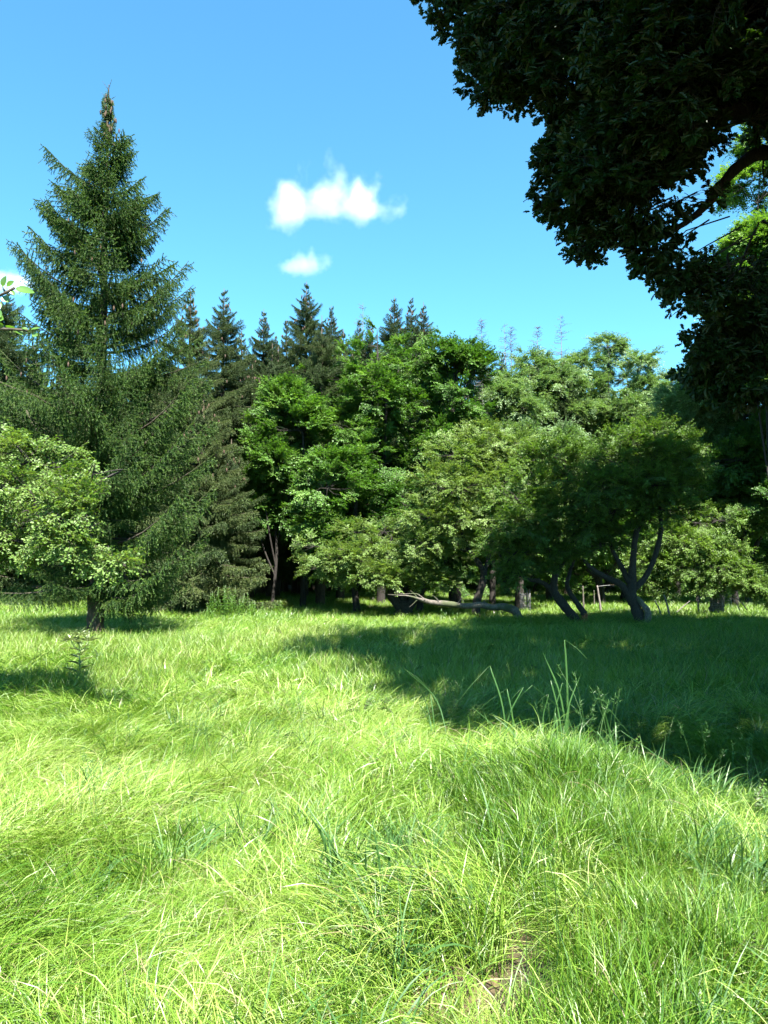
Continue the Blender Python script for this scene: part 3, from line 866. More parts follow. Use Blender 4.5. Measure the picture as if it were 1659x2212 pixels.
def place_spruces():
    protos = {}
    # those whose tops stand out against the sky: (px, top row, distance, max radius, label)
    tops = [
        (15, 630, 33, 2.6, 'spruce at the picture edge behind the big spruce, its top half hidden by leaves'),
        (412, 640, 27, 2.0, 'bushy spruce standing directly behind the right side of the tall free-standing spruce'),
        (484, 635, 31, 1.9, 'slim brownish spruce with ragged pointed top right of the big spruce'),
        (570, 680, 36, 1.7, 'small-topped green spruce in the gap between two taller ones'),
        (619, 700, 40, 1.6, 'thin spruce tip just left of the tallest forest spruce'),
        (662, 620, 36, 2.2, 'tallest spruce of the forest edge with a perfect pointed crown'),
        (716, 672, 40, 1.9, 'spruce with cone-laden tip right of the tallest forest spruce'),
        (776, 700, 43, 1.8, 'spruce barely rising above the maple crowns'),
        (852, 650, 39, 2.0, 'dark spruce tip rising straight out of the centre maples'),
        (888, 652, 40, 1.7, 'left one of two adjoining brownish spruce tips behind the maples'),
        (915, 662, 41, 1.8, 'blunt brownish spruce tip, the right one of an adjoining pair'),
        (-90, 700, 30, 2.6, 'spruce leaning in at the picture edge behind the pale apple tree'),
        (345, 790, 30, 2.4, 'spruce hidden low behind the big spruce'),
        (545, 800, 33, 2.0, 'brownish spruce with hanging twigs below the gap in the forest top'),
        (610, 760, 42, 2.2, 'spruce filling the second row below the tallest forest spruce'),
        (440, 850, 25, 1.7, 'lower light green spruce beside the right boughs of the big spruce'),
        (130, 800, 31, 2.4, 'spruce seen through the left boughs of the big spruce'),
        (522, 722, 38, 1.9, 'spruce tip low in the gap right of the slim brownish spruce'),
        (596, 738, 37, 1.9, 'short spruce tip between the small-topped spruce and the tallest one'),
        (692, 715, 38, 1.9, 'spruce touching the right flank of the tallest forest spruce'),
        (742, 722, 39, 1.9, 'lower spruce tip just left of the maple crowns'),
        (800, 700, 42, 1.9, 'spruce tip peeking between the maple spires'),
        (500, 960, 27, 1.3, 'slender drooping young spruce at the forest edge above the nettles'),
    ]
    for i, (px, ty, d, r, lab) in enumerate(tops):
        c = at(px, ty, d)
        far_spruce(lab, c[2] + .2, r * 1.2, 300 + i, 'spruces along the forest edge', tint=.30 + .22 * random.random() + (.3 if i in (15, 1) else 0),
                   loc=(c[0], d, G(c[0], d)), zlow=.9 if i in (1, 15, 22) else 2.2, narrow=1.0)
    # rows deeper in the forest
    base = far_spruce('tall spruce standing deep inside the dark forest', 15.0, 2.3, 350, 'spruces deep inside the forest', loc=(-24, 46, 0), zlow=3.2, cones=False)
    rs = np.random.default_rng(77)
    n = 0
    for yy in (40, 44.5, 49, 54):
        for xx in np.arange(-27, 20, 3.1):
            x = xx + rs.uniform(-.9, .9); y = yy + rs.uniform(-1.3, 1.3)
            hmax = (1220 - 745 + max(0, (x / y * 1662 + 829 - 1000)) * -.10) / 1662 * y + 1.6
            o = copy_tree(base)
            o.location = (x, y, G(x, y)); s = rs.uniform(.86, 1.0) * hmax / 15.0
            o.rotation_euler.z = rs.uniform(0, 6.28); o.scale = (s * 1.1, s * 1.1, s)
            n += 1
    # bare trunks standing at the forest edge, crown high up behind the maples
    for i, (px, d, lab) in enumerate([(583, 34, 'brown spruce trunk beside its twin at the dark forest opening'), (596, 34.5, 'right twin of two close brown trunks at the forest opening'),
                        (637, 38, 'thin reddish trunk inside the dark forest opening'), (650, 37, 'thin trunk standing close right of the reddish one'),
                        (692, 30, 'sunlit pale brown spruce trunk at the edge of the dark opening'), (735, 33, 'half-hidden trunk under the low apple branches'),
                        (612, 41, 'far dark trunk between the twin trunks and the reddish one'), (668, 42, 'far dark trunk left of the sunlit pale trunk'), (560, 36, 'shaded trunk at the left end of the forest opening')]):
        c = at(px, 1280, d)
        o = far_spruce(lab, 11.5, 1.7, 380 + i, 'trunks at the forest opening', loc=(c[0], d, G(c[0], d)), zlow=4.6, cones=False)
place_spruces()

def dead_spruce(px, top, d, lab, seed):
    c = at(px, top, d); rs = np.random.default_rng(seed)
    root = empty('dead_spruce', (c[0], d, G(c[0], d)), lab, 'dead tree', 'bare dead spruces above the forest')
    H = c[2]
    g = Geo(); tube(g, [(0, 0, -.2), (.05, 0, H * .6), (0, 0, H)], [.14, .05, .006], 6)
    g.obj('trunk', M['bark_dead'], root)
    g = Geo()
    for k in range(120):
        z = H - .1 - (H * .45) * rs.random() ** 1.1
        th = rs.uniform(0, 6.28); l = (.16 + (H - z) * .30) * rs.uniform(.5, 1.1)
        e = np.array([math.cos(th) * l, math.sin(th) * l, z + l * rs.uniform(-.1, .5)])
        a = np.array([0, 0, z]); m_ = (a + e) / 2 - [0, 0, .08 * l]
        tube(g, [a, m_, e], [.014, .010, .005], 3)
        for q in range(3):
            b = a + (e - a) * rs.uniform(.4, .95); f = b + rs.normal(0, .12, 3) * [1, 1, .8]
            tube(g, [b, f], [.006, .004], 3)
    o = g.obj('branches', M['bark_dead'], root); o['kind'] = 'stuff'
for i, a in enumerate([(784, 655, 44, 'bare grey dead spruce tip above the maples left of centre'), (1040, 692, 46, 'bare dead spruce top right beside the dark maple'),
                       (1090, 702, 46, 'bare dead spruce, left of a close pair'), (1103, 706, 47, 'bare dead spruce, right of a close pair'),
                       (1160, 704, 47, 'short bare dead spruce tip between two light green ashes'), (1211, 680, 47, 'tallest bare dead spruce above the light green ashes'),
                       (1352, 726, 48, 'faint bare dead spruce tip right of the highest ash')]):
    dead_spruce(*a, 500 + i)

# ------------------------------------------------------------------ broad-leaved trees behind the orchard
MG = 'maples in front of the spruce forest'
tree_auto('maple_tree', 'rounded maple at the left end of the maple group', 'maple tree', 'broad', 655, 795, 1235, 250, 29, 900, 601, MG, .45, 18, gap=.44)
tree_auto('maple_tree', 'tallest bright green maple in the middle of the group', 'maple tree', 'broad', 822, 722, 1225, 330, 31, 1500, 602, MG, .5, 28, tr=.17, gap=.44, extra=[(815, 750, .5), (815, 722, .32), (850, 765, .8), (800, 775, .6), (700, 815, .9), (740, 790, .8), (900, 785, .9), (830, 795, .9), (880, 770, .7), (860, 810, .9)])
tree_auto('maple_tree', 'dark maple with visible upper trunk right of the tallest one', 'maple tree', 'broad', 975, 745, 1200, 210, 30, 950, 603, MG, .3, 20, tr=.16, gap=.46, extra=[(965, 785, .75), (968, 755, .55), (972, 728, .38), (1005, 770, .5), (1030, 795, .6), (1020, 760, .3), (945, 765, .4), (990, 775, .8), (1015, 805, .8), (940, 775, .7), (975, 740, .5)])
tree_auto('hawthorn_tree', 'dense round bushy tree low in front of the maples', 'hawthorn tree', 'broad', 768, 960, 1275, 280, 26, 1000, 604, None, .45, 20, gap=.42)
tree_auto('hawthorn_tree', 'shadowy bushy tree behind the low bright apple bush', 'hawthorn tree', 'broad', 905, 1010, 1275, 190, 25.5, 520, 605, None, .2, 12, gap=.42)
tree_auto('maple_tree', 'low leafy maple behind the yellow green apple tree', 'maple tree', 'broad', 1060, 850, 1215, 210, 28.5, 700, 606, MG, .45, 14, gap=.42)

AG = 'light green ashes behind the orchard'
for i, (px, top, bot, wd, d, n, ti, lab) in enumerate([
        (1090, 800, 1010, 130, 38, 420, .75, 'pale bluish green ash right behind the dark maple'),
        (1150, 728, 1010, 130, 41, 480, .7, 'narrow upright ash between the dead spruces'),
        (1222, 722, 1060, 130, 41, 520, .6, 'ash left of the highest ash, below the tallest dead spruce'),
        (1300, 700, 1090, 160, 42, 700, .6, 'highest ash of the light green group'),
        (1375, 748, 1110, 130, 40, 480, .55, 'ash at the right shoulder of the light green group'),
        (1455, 800, 1120, 120, 37, 480, .7, 'yellowish ash beside the dark shaded oak foliage'),
        (1180, 880, 1130, 220, 34, 620, .5, 'low wide ash behind the shaded apple trees'),
        (1340, 900, 1150, 240, 33, 640, .45, 'low bushy ash above the shaded apple tree with curved limb')]):
    tree_auto('ash_tree', lab, 'ash tree', 'ash', px, top, bot, wd, d, n, 620 + i, AG, ti, 13, gap=.42, tr=.13)

tree_auto('hawthorn_tree', 'leafy tree filling the gap right of the spruces above the forest opening', 'hawthorn tree', 'broad', 590, 925, 1245, 140, 28.5, 620, 651, None, .5, 16, gap=.38, tr=.06)
# trees closing the right side
tree_auto('lime_tree', 'pale yellow-topped tree peeking out at the edge of the oak foliage', 'lime tree', 'ash', 1500, 765, 1200, 130, 31, 700, 641, None, .85, 14, gap=.4)
tree_auto('oak_tree', 'oak tinted dark for shade behind the bright drooping apple tree', 'oak tree', 'broad', 1600, 740, 1240, 250, 30, 1500, 642, None, .12, 26, tr=.17, gap=.42)  # low tint puts its shade into the leaf colour
tree_auto('oak_tree', 'shade-tinted oak at the right edge below the overhanging branches', 'oak tree', 'broad', 1760, 640, 1240, 300, 28, 1300, 643, None, .1, 24, tr=.11, gap=.42)  # leaf colour darkened to stand for shade
tree_auto('lime_tree', 'sunlit tree glimpsed through the gap in the dark oak foliage', 'lime tree', 'broad', 1650, 170, 1000, 150, 27, 1500, 644, None, .95, 24, tr=.07, gap=.42)
tree_auto('maple_tree', 'dim leafy tree closing the orchard behind the wire-guarded trunk', 'maple tree', 'broad', 1560, 1010, 1275, 260, 33, 700, 645, None, .3, 16, gap=.42)
tree_auto('maple_tree', 'leafy tree behind the leaning shaded apple trunk', 'maple tree', 'broad', 1290, 1080, 1262, 300, 31, 700, 646, None, .4, 16, gap=.42)
tree_auto('maple_tree', 'tree in the gap right of the log end', 'maple tree', 'broad', 1120, 1090, 1262, 160, 30, 420, 647, None, .35, 10, gap=.42)

# ------------------------------------------------------------------ orchard
def Q4(px, py, d, r): return (*at(px, py, d), r)

def apple_trees():
    OG = 'old apple trees of the orchard'
    # yellow-green apple tree behind the log
    d = 23.0; b = at(1032, 1318, d)
    root = empty('apple_tree', (b[0], d, G(b[0], d)), 'yellow green sunlit apple tree with a crooked dark trunk behind the log', 'apple tree', OG)
    t = limb(root, [(b[0] - .05, d, -.1, .15), Q4(1030, 1300, d, .12), Q4(1042, 1262, d, .11), Q4(1046, 1232, d, .10)], 'trunk')
    l1 = limb(root, [Q4(1046, 1236, d, .09), Q4(1030, 1210, d, .08), Q4(1008, 1180, d, .06), Q4(990, 1120, d, .04), Q4(975, 1060, d, .02)])
    l2 = limb(root, [Q4(1046, 1240, d, .07), Q4(1062, 1180, d + .5, .05), Q4(1085, 1100, d + .8, .04), Q4(1090, 1010, d + .5, .02)])
    lm = [(*at(px, py, dd), r, r, r * .75) for px, py, dd, r in [(985, 985, 23, .85), (1035, 960, 23.5, .8), (1090, 975, 24, .9), (1150, 1000, 24, .8), (940, 1050, 22.6, .75), (1000, 1060, 22.4, .95),
          (1070, 1050, 22.8, .9), (930, 1120, 22.3, .7), (915, 1175, 22.2, .55), (985, 1130, 22.2, .7), (1050, 1130, 23.4, .8), (1110, 1080, 23, .8), (890, 1215, 22.5, .45), (955, 1200, 22.6, .5), (1085, 1180, 24, .6), (1170, 1060, 24, .7)]]
    crown(root, 'apple_pale', lm, 1150, 701, .80, gap=.36, gs=.6, anchors=np.vstack([t, l1, l2]), lift=.1, rb=.012)
    # low bright bush of the multi-stemmed tree
    d = 23.6; b = at(872, 1322, d)
    root = empty('apple_tree', (b[0], d, G(b[0], d)), 'low bright apple tree fanning from several thick black stems left of the log', 'apple tree', OG)
    t = limb(root, [(b[0], d, -.1, .32), (b[0], d, .25, .27), Q4(872, 1300, d, .2)], 'trunk')
    anc = [t]
    for k, pts in enumerate([[(866, 1312, 0, .16), (845, 1285, 0, .14), (838, 1265, -.2, .10), (800, 1225, -.6, .05), (760, 1200, -1, .02)],
                             [(872, 1310, 0, .15), (868, 1275, .1, .12), (862, 1230, .1, .06), (840, 1180, 0, .03)],
                             [(882, 1312, 0, .15), (900, 1280, 0, .12), (905, 1240, .2, .08), (890, 1190, .5, .04)],
                             [(880, 1308, .1, .12), (885, 1270, .3, .10), (930, 1230, .3, .05)]]):
        anc.append(limb(root, [Q4(a, b_, d + c_, r_) for a, b_, c_, r_ in pts]))
    lm = [(*at(px, py, dd), r, r, r * .55) for px, py, dd, r in [(822, 1238, 22.6, .5), (785, 1245, 22.6, .45), (850, 1250, 22.5, .45), (760, 1205, 22.8, .55), (715, 1200, 23, .6), (690, 1225, 23, .4), (800, 1190, 23, .6), (850, 1200, 23, .5),
          (740, 1240, 23.2, .4), (680, 1180, 23.4, .5), (890, 1235, 23, .4), (930, 1250, 22.8, .4), (965, 1255, 23, .4), (830, 1150, 23.6, .7), (770, 1150, 23.6, .6)]]
    crown(root, 'apple_pale', lm, 700, 702, .85, gap=.34, gs=.5, anchors=np.vstack(anc), lift=.2, rb=.010)
    # shaded apple tree leaning left, red rotten stem at its foot
    d = 20.0; b = at(1248, 1352, d)
    root = empty('apple_tree', (b[0], d, G(b[0], d)), 'shaded apple tree leaning to the left, a reddish rotten stem at its foot', 'apple tree', OG)
    t = limb(root, [(b[0] + .12, d, -.12, .16), Q4(1242, 1338, d, .125), Q4(1212, 1300, d, .115), Q4(1197, 1275, d, .10), Q4(1200, 1240, d, .09), Q4(1215, 1215, d, .07)], 'trunk')
    l1 = limb(root, [Q4(1197, 1278, d, .08), Q4(1170, 1258, d, .06), Q4(1140, 1250, d - .2, .05), Q4(1105, 1232, d - .4, .03), Q4(1080, 1200, d - .5, .02)])
    l2 = limb(root, [Q4(1213, 1218, d, .07), Q4(1235, 1180, d, .05), Q4(1240, 1120, d, .04), Q4(1225, 1050, d, .02)])
    l3 = limb(root, [Q4(1262, 1345, d, .09), Q4(1263, 1325, d, .085)], 'rotten_stem', 'bark_red')
    l4 = limb(root, [Q4(1263, 1326, d, .085), Q4(1248, 1305, d, .07), Q4(1226, 1270, d + .1, .06), Q4(1230, 1240, d + .2, .05), Q4(1240, 1210, d + .3, .03)])
    l5 = limb(root, [Q4(1200, 1235, d, .05), Q4(1180, 1190, d + .2, .04), Q4(1150, 1130, d + .2, .03), Q4(1140, 1060, d, .015)])
    lm = [(*at(px, py, dd), r, r, r * .7) for px, py, dd, r in [(1120, 1080, 19.6, .6), (1165, 1050, 19.8, .65), (1225, 1030, 20, .7), (1095, 1140, 19.4, .55), (1150, 1130, 19.3, .65), (1215, 1110, 19.4, .7), (1275, 1090, 19.8, .6),
          (1080, 1190, 19.5, .45), (1130, 1195, 19.4, .55), (1185, 1185, 19.3, .55), (1245, 1170, 19.5, .55), (1110, 1230, 19.6, .35), (1165, 1235, 19.6, .35), (1290, 1140, 20.2, .5), (1200, 990, 20.4, .6), (1260, 1000, 20.6, .55), (1160, 1000, 20.8, .6)]]
    crown(root, 'apple', lm, 900, 703, .35, gap=.34, gs=.55, anchors=np.vstack([t, l1, l2, l4, l5]), rb=.010, tz=.2)  # tint rises with height, putting the sunlit top into the leaf colour
    # shaded apple tree with the tall curved limb
    d = 19.3; b = at(1388, 1362, d)
    root = empty('apple_tree', (b[0], d, G(b[0], d)), 'shaded apple tree with thick hollow trunk and one long limb curving up', 'apple tree', OG)
    t = limb(root, [(b[0] + .05, d, -.12, .19), Q4(1385, 1345, d, .15), Q4(1372, 1310, d, .13), Q4(1364, 1285, d, .13), Q4(1368, 1240, d, .085)], 'trunk')
    l0 = limb(root, [Q4(1395, 1355, d - .12, .08), Q4(1400, 1325, d - .12, .085), Q4(1388, 1305, d - .1, .07), Q4(1375, 1290, d - .05, .06)], 'hollow_stem', 'bark_grey')
    l1 = limb(root, [Q4(1370, 1272, d, .09), Q4(1395, 1245, d, .07), Q4(1415, 1200, d, .065), Q4(1427, 1150, d, .06), Q4(1425, 1100, d, .05), Q4(1415, 1040, d, .03)])
    l2 = limb(root, [Q4(1366, 1245, d, .10), Q4(1368, 1200, d, .08), Q4(1375, 1150, d, .07), Q4(1390, 1115, d, .05), Q4(1400, 1060, d, .03)])
    l3 = limb(root, [Q4(1362, 1290, d, .10), Q4(1340, 1262, d, .085), Q4(1305, 1245, d, .07), Q4(1275, 1225, d, .055), Q4(1258, 1205, d, .03)])
    l4 = limb(root, [Q4(1360, 1258, d, .08), Q4(1340, 1220, d + .2, .06), Q4(1322, 1185, d + .2, .05), Q4(1310, 1140, d + .2, .03)])
    lm = [(*at(px, py, dd), r, r, r * .7) for px, py, dd, r in [(1330, 1000, 19, .6), (1385, 985, 19.2, .6), (1440, 1000, 19.2, .6), (1295, 1050, 18.8, .5), (1350, 1050, 18.7, .6), (1410, 1050, 18.8, .6), (1465, 1055, 19.2, .5),
          (1320, 1110, 18.8, .5), (1375, 1105, 19.4, .45), (1440, 1100, 19, .5), (1480, 1010, 19.6, .45), (1350, 955, 19.6, .5), (1410, 945, 19.8, .5), (1270, 1130, 19, .4), (1300, 1180, 19.2, .35), (1465, 960, 20, .45), (1340, 1160, 19.6, .35)]]
    crown(root, 'apple', lm, 900, 704, .32, gap=.34, gs=.55, anchors=np.vstack([t, l1, l2, l3, l4]), rb=.010, tz=.2)  # leaves tinted paler upwards as if sun reached only the top
    # bright drooping apple tree with guarded trunk
    d = 23.5; b = at(1548, 1325, d)
    root = empty('apple_tree', (b[0], d, G(b[0], d)), 'sunlit apple tree with drooping branches above a wire-guarded grey trunk', 'apple tree', OG)
    t = limb(root, [(b[0], d, -.1, .26), (b[0], d, .3, .22), Q4(1550, 1290, d, .19), Q4(1545, 1240, d, .15), Q4(1530, 1200, d, .10)], 'trunk', 'bark_grey')
    l1 = limb(root, [Q4(1545, 1245, d, .12), Q4(1500, 1200, d - .2, .07), Q4(1450, 1185, d - .3, .04), Q4(1400, 1185, d - .4, .02)], mat='bark_grey')
    l2 = limb(root, [Q4(1545, 1245, d, .12), Q4(1590, 1215, d - .2, .07), Q4(1630, 1235, d - .4, .04), Q4(1665, 1265, d - .5, .02)])
    l3 = limb(root, [Q4(1535, 1210, d, .09), Q4(1510, 1160, d, .06), Q4(1490, 1120, d, .03)])
    lm = [(*at(px, py, dd), r, r, r * .55) for px, py, dd, r in [(1460, 1110, 23.4, .65), (1510, 1130, 23, .6), (1550, 1125, 23.2, .5), (1430, 1160, 23, .6), (1480, 1175, 22.6, .6), (1530, 1180, 22.6, .55), (1410, 1215, 22.9, .55), (1450, 1225, 22.6, .5),
          (1390, 1250, 22.9, .4), (1430, 1268, 22.8, .35), (1545, 1225, 22.4, .45), (1570, 1255, 22.5, .4), (1520, 1270, 22.6, .35), (1590, 1230, 22.6, .4), (1620, 1255, 22.6, .35), (1650, 1270, 22.6, .35), (1500, 1240, 22.7, .35), (1590, 1190, 23, .3), (1680, 1285, 22.5, .35)]]
    crown(root, 'apple', lm, 820, 705, .72, gap=.34, gs=.5, anchors=np.vstack([t, l1, l2, l3]), lift=-.1, rb=.010)
    # left tree, trunk outside the picture
    d = 8.6
    bx = -6.2
    root = empty('apple_tree', (bx, d, G(bx, d)), 'pale green apple tree reaching in from the side in front of the big spruce', 'apple tree', OG)
    t = limb(root, [(bx, d, -.1, .16), (bx + .1, d, .6, .13), (bx + .3, d, 1.2, .11), (bx + .5, d, 1.8, .08), (bx + .9, d, 2.5, .04)], 'trunk', 'bark_grey')
    l1 = limb(root, [(bx + .3, d, 1.2, .09), (-5.0, d, 1.75, .06), Q4(60, 1130, 8.6, .030), Q4(150, 1090, 8.5, .014), Q4(215, 1040, 8.3, .005)])
    l2 = limb(root, [(bx + .35, d, 1.3, .08), (-5.1, d - .2, 1.9, .045), Q4(20, 1170, 8.4, .026), Q4(130, 1165, 8.2, .014), Q4(210, 1180, 8.1, .008), Q4(270, 1250, 8.0, .004)])
    l3 = limb(root, [(bx + .5, d, 1.8, .07), (-5.0, d + .3, 2.6, .03), Q4(60, 1000, 9.0, .014), Q4(120, 955, 9.0, .005)])
    lm = [(*at(px, py, dd), r, r * .9, r * .6) for px, py, dd, r in [(20, 980, 9, .32), (70, 1000, 8.8, .3), (120, 1010, 8.7, .24), (150, 985, 8.7, .15), (0, 1050, 8.8, .38), (60, 1060, 8.5, .36), (120, 1065, 8.4, .32), (175, 1050, 8.3, .22), (200, 1025, 8.2, .12),
          (220, 1035, 8.2, .07), (30, 1120, 8.4, .34), (90, 1120, 8.2, .32), (150, 1110, 8.1, .26), (195, 1095, 8.1, .16), (215, 1130, 8.1, .09), (20, 1175, 8.3, .28), (80, 1165, 8.1, .2), (140, 1165, 8, .15), (185, 1175, 8, .12), (215, 1195, 8, .12), (240, 1220, 8, .11), (262, 1240, 8, .10), (278, 1265, 8, .07),
          (15, 1215, 8.4, .16), (-60, 1000, 9, .5), (-80, 1120, 8.6, .5), (-60, 1200, 8.4, .3)]]
    crown(root, 'apple_near', lm, 820, 706, .70, gap=.50, gs=.24, anchors=np.vstack([t, l1, l2, l3]), scl=(.7, 1.15), lift=.1, rb=.004, nbr=.2)
apple_trees()

# small orchard trunks farther back
for i, (px, d, h, r, ln, lab) in enumerate([(1122, 26.5, 1.6, .14, .02, 'short straight dark trunk standing behind the end of the log'),
        (1590, 29, 2.2, .12, -.25, 'dark leaning trunk far behind the bright apple tree'), (1305, 30, 1.7, .08, -.3, 'thin leaning trunk beside the far fence stakes'),
        (990, 27, 2.0, .09, .05, 'slim shaded trunk left of the crooked apple trunk')]):
    b = at(px, 1300, d)
    root = empty('orchard_tree', (b[0], d, G(b[0], d)), lab, 'fruit tree', 'small trees at the back of the orchard')
    t = limb(root, [(b[0], d, -.1, r * 1.2), (b[0] + ln * .3, d, h * .5, r), (b[0] + ln, d, h, r * .8), (b[0] + ln, d, h + 1.2, r * .4)], 'trunk')
    c = np.array([b[0] + ln, d, h + 1.2])
    crown(root, 'apple', lumps_auto(c, (1.5, 1.2, .9), 9, .6, 740 + i), 260, 741 + i, .4, gap=.36, anchors=t)

# ------------------------------------------------------------------ the overhanging oak
SKYPOLY = np.array([(-4000, -4000), (915, -4000), (915, 0), (950, 55), (985, 40), (1000, 110), (1005, 150), (985, 190), (1040, 228), (1085, 232), (1120, 222), (1160, 240), (1225, 242), (1215, 290), (1180, 330),
                    (1160, 345), (1168, 395), (1166, 455), (1205, 470), (1236, 490), (1226, 555), (1250, 552), (1285, 520), (1345, 520), (1350, 545), (1375, 568), (1420, 590), (1432, 622), (1475, 640), (1455, 672),
                    (1490, 672), (1530, 655), (1540, 690), (1485, 735), (1420, 800), (1300, 820), (-4000, 820)], float)
HOLES = [(1548, 455, 20, 80), (1585, 245, 26, 18), (1570, 340, 16, 34), (1600, 520, 10, 30), (1500, 400, 12, 10), (1450, 470, 10, 8), (1570, 585, 12, 14), (1632, 390, 40, 90), (1610, 215, 50, 36), (1500, 330, 10, 10), (1405, 395, 9, 9), (1330, 440, 8, 8), (1480, 520, 12, 10)]

def in_poly(px, py, poly):
    ins = np.zeros(len(px), bool); j = len(poly) - 1
    for i in range(len(poly)):
        xi, yi = poly[i]; xj, yj = poly[j]
        c = ((yi > py) != (yj > py)) & (px < (xj - xi) * (py - yi) / (yj - yi + 1e-9) + xi)
        ins ^= c; j = i
    return ins

def hit(px, py):
    """Ground point seen at picture position (px, py)."""
    a = at(px, py, 1.0) - [0, 0, EYE]
    k = EYE / -a[2]
    return a[0] * k, a[1] * k

# shade outline on the meadow; the oak's crown is cut to cast it
SHADE = np.array([hit(*q) for q in [(640, 1402), (720, 1372), (850, 1350), (1000, 1334), (1130, 1330), (1400, 1345), (1659, 1350)]] + [(17, 20), (17, 2), (4.2, 1.4), (2.8, 3.4)]
                 + [hit(*q) for q in [(1659, 1800), (1580, 1735), (1490, 1680), (1400, 1630), (1300, 1590), (1180, 1568), (1000, 1585), (930, 1560), (860, 1500), (760, 1450), (680, 1440)]])

def out_of_view(P):
    px, py = project(P)
    return (px > 1740) | (py < -90) | (P[:, 1] < .3)

def oak_keep_inner(P):
    return oak_keep(P, 170)

def oak_keep(P, extra=0):
    px, py = project(P)
    px0, py0 = px, py
    px = px - extra; py = py + extra * .8
    px = px - 34 * noise3(P[:, 0] * 3, P[:, 1] * 3, P[:, 2] * 3, 91)
    py = py + 34 * noise3(P[:, 0] * 3, P[:, 1] * 3, P[:, 2] * 3, 92)
    front = P[:, 1] > .3
    sx = P[:, 0] + SHX * P[:, 2]; sy = P[:, 1] + SHY * P[:, 2]
    shade_ok = in_poly(sx, sy, SHADE)
    dist = np.linalg.norm(P - [0, 0, EYE], axis=1)
    mg = 0.40 * 1662 / np.maximum(dist, 1)            # a spray's reach on the picture
    bad = np.zeros(len(P), bool)
    for dx, dy in ((0, 0), (-1, 0), (0, 1), (.7, .7), (-.7, .7)):
        bad |= in_poly(px + dx * mg, py + dy * mg, SKYPOLY)
    for hx, hy, rx, ry in HOLES:
        bad |= ((px0 - hx) / (rx + mg * .5)) ** 2 + ((py0 - hy) / (ry + mg * .5)) ** 2 < 1
    low = (py > 860) & (px < 1659) & (P[:, 1] < 16)
    seen = (px > -80) & (px < 1740) & (py > -80) & front
    return ~(front & (bad | low)) & shade_ok & ~(seen & (dist < 7.2))

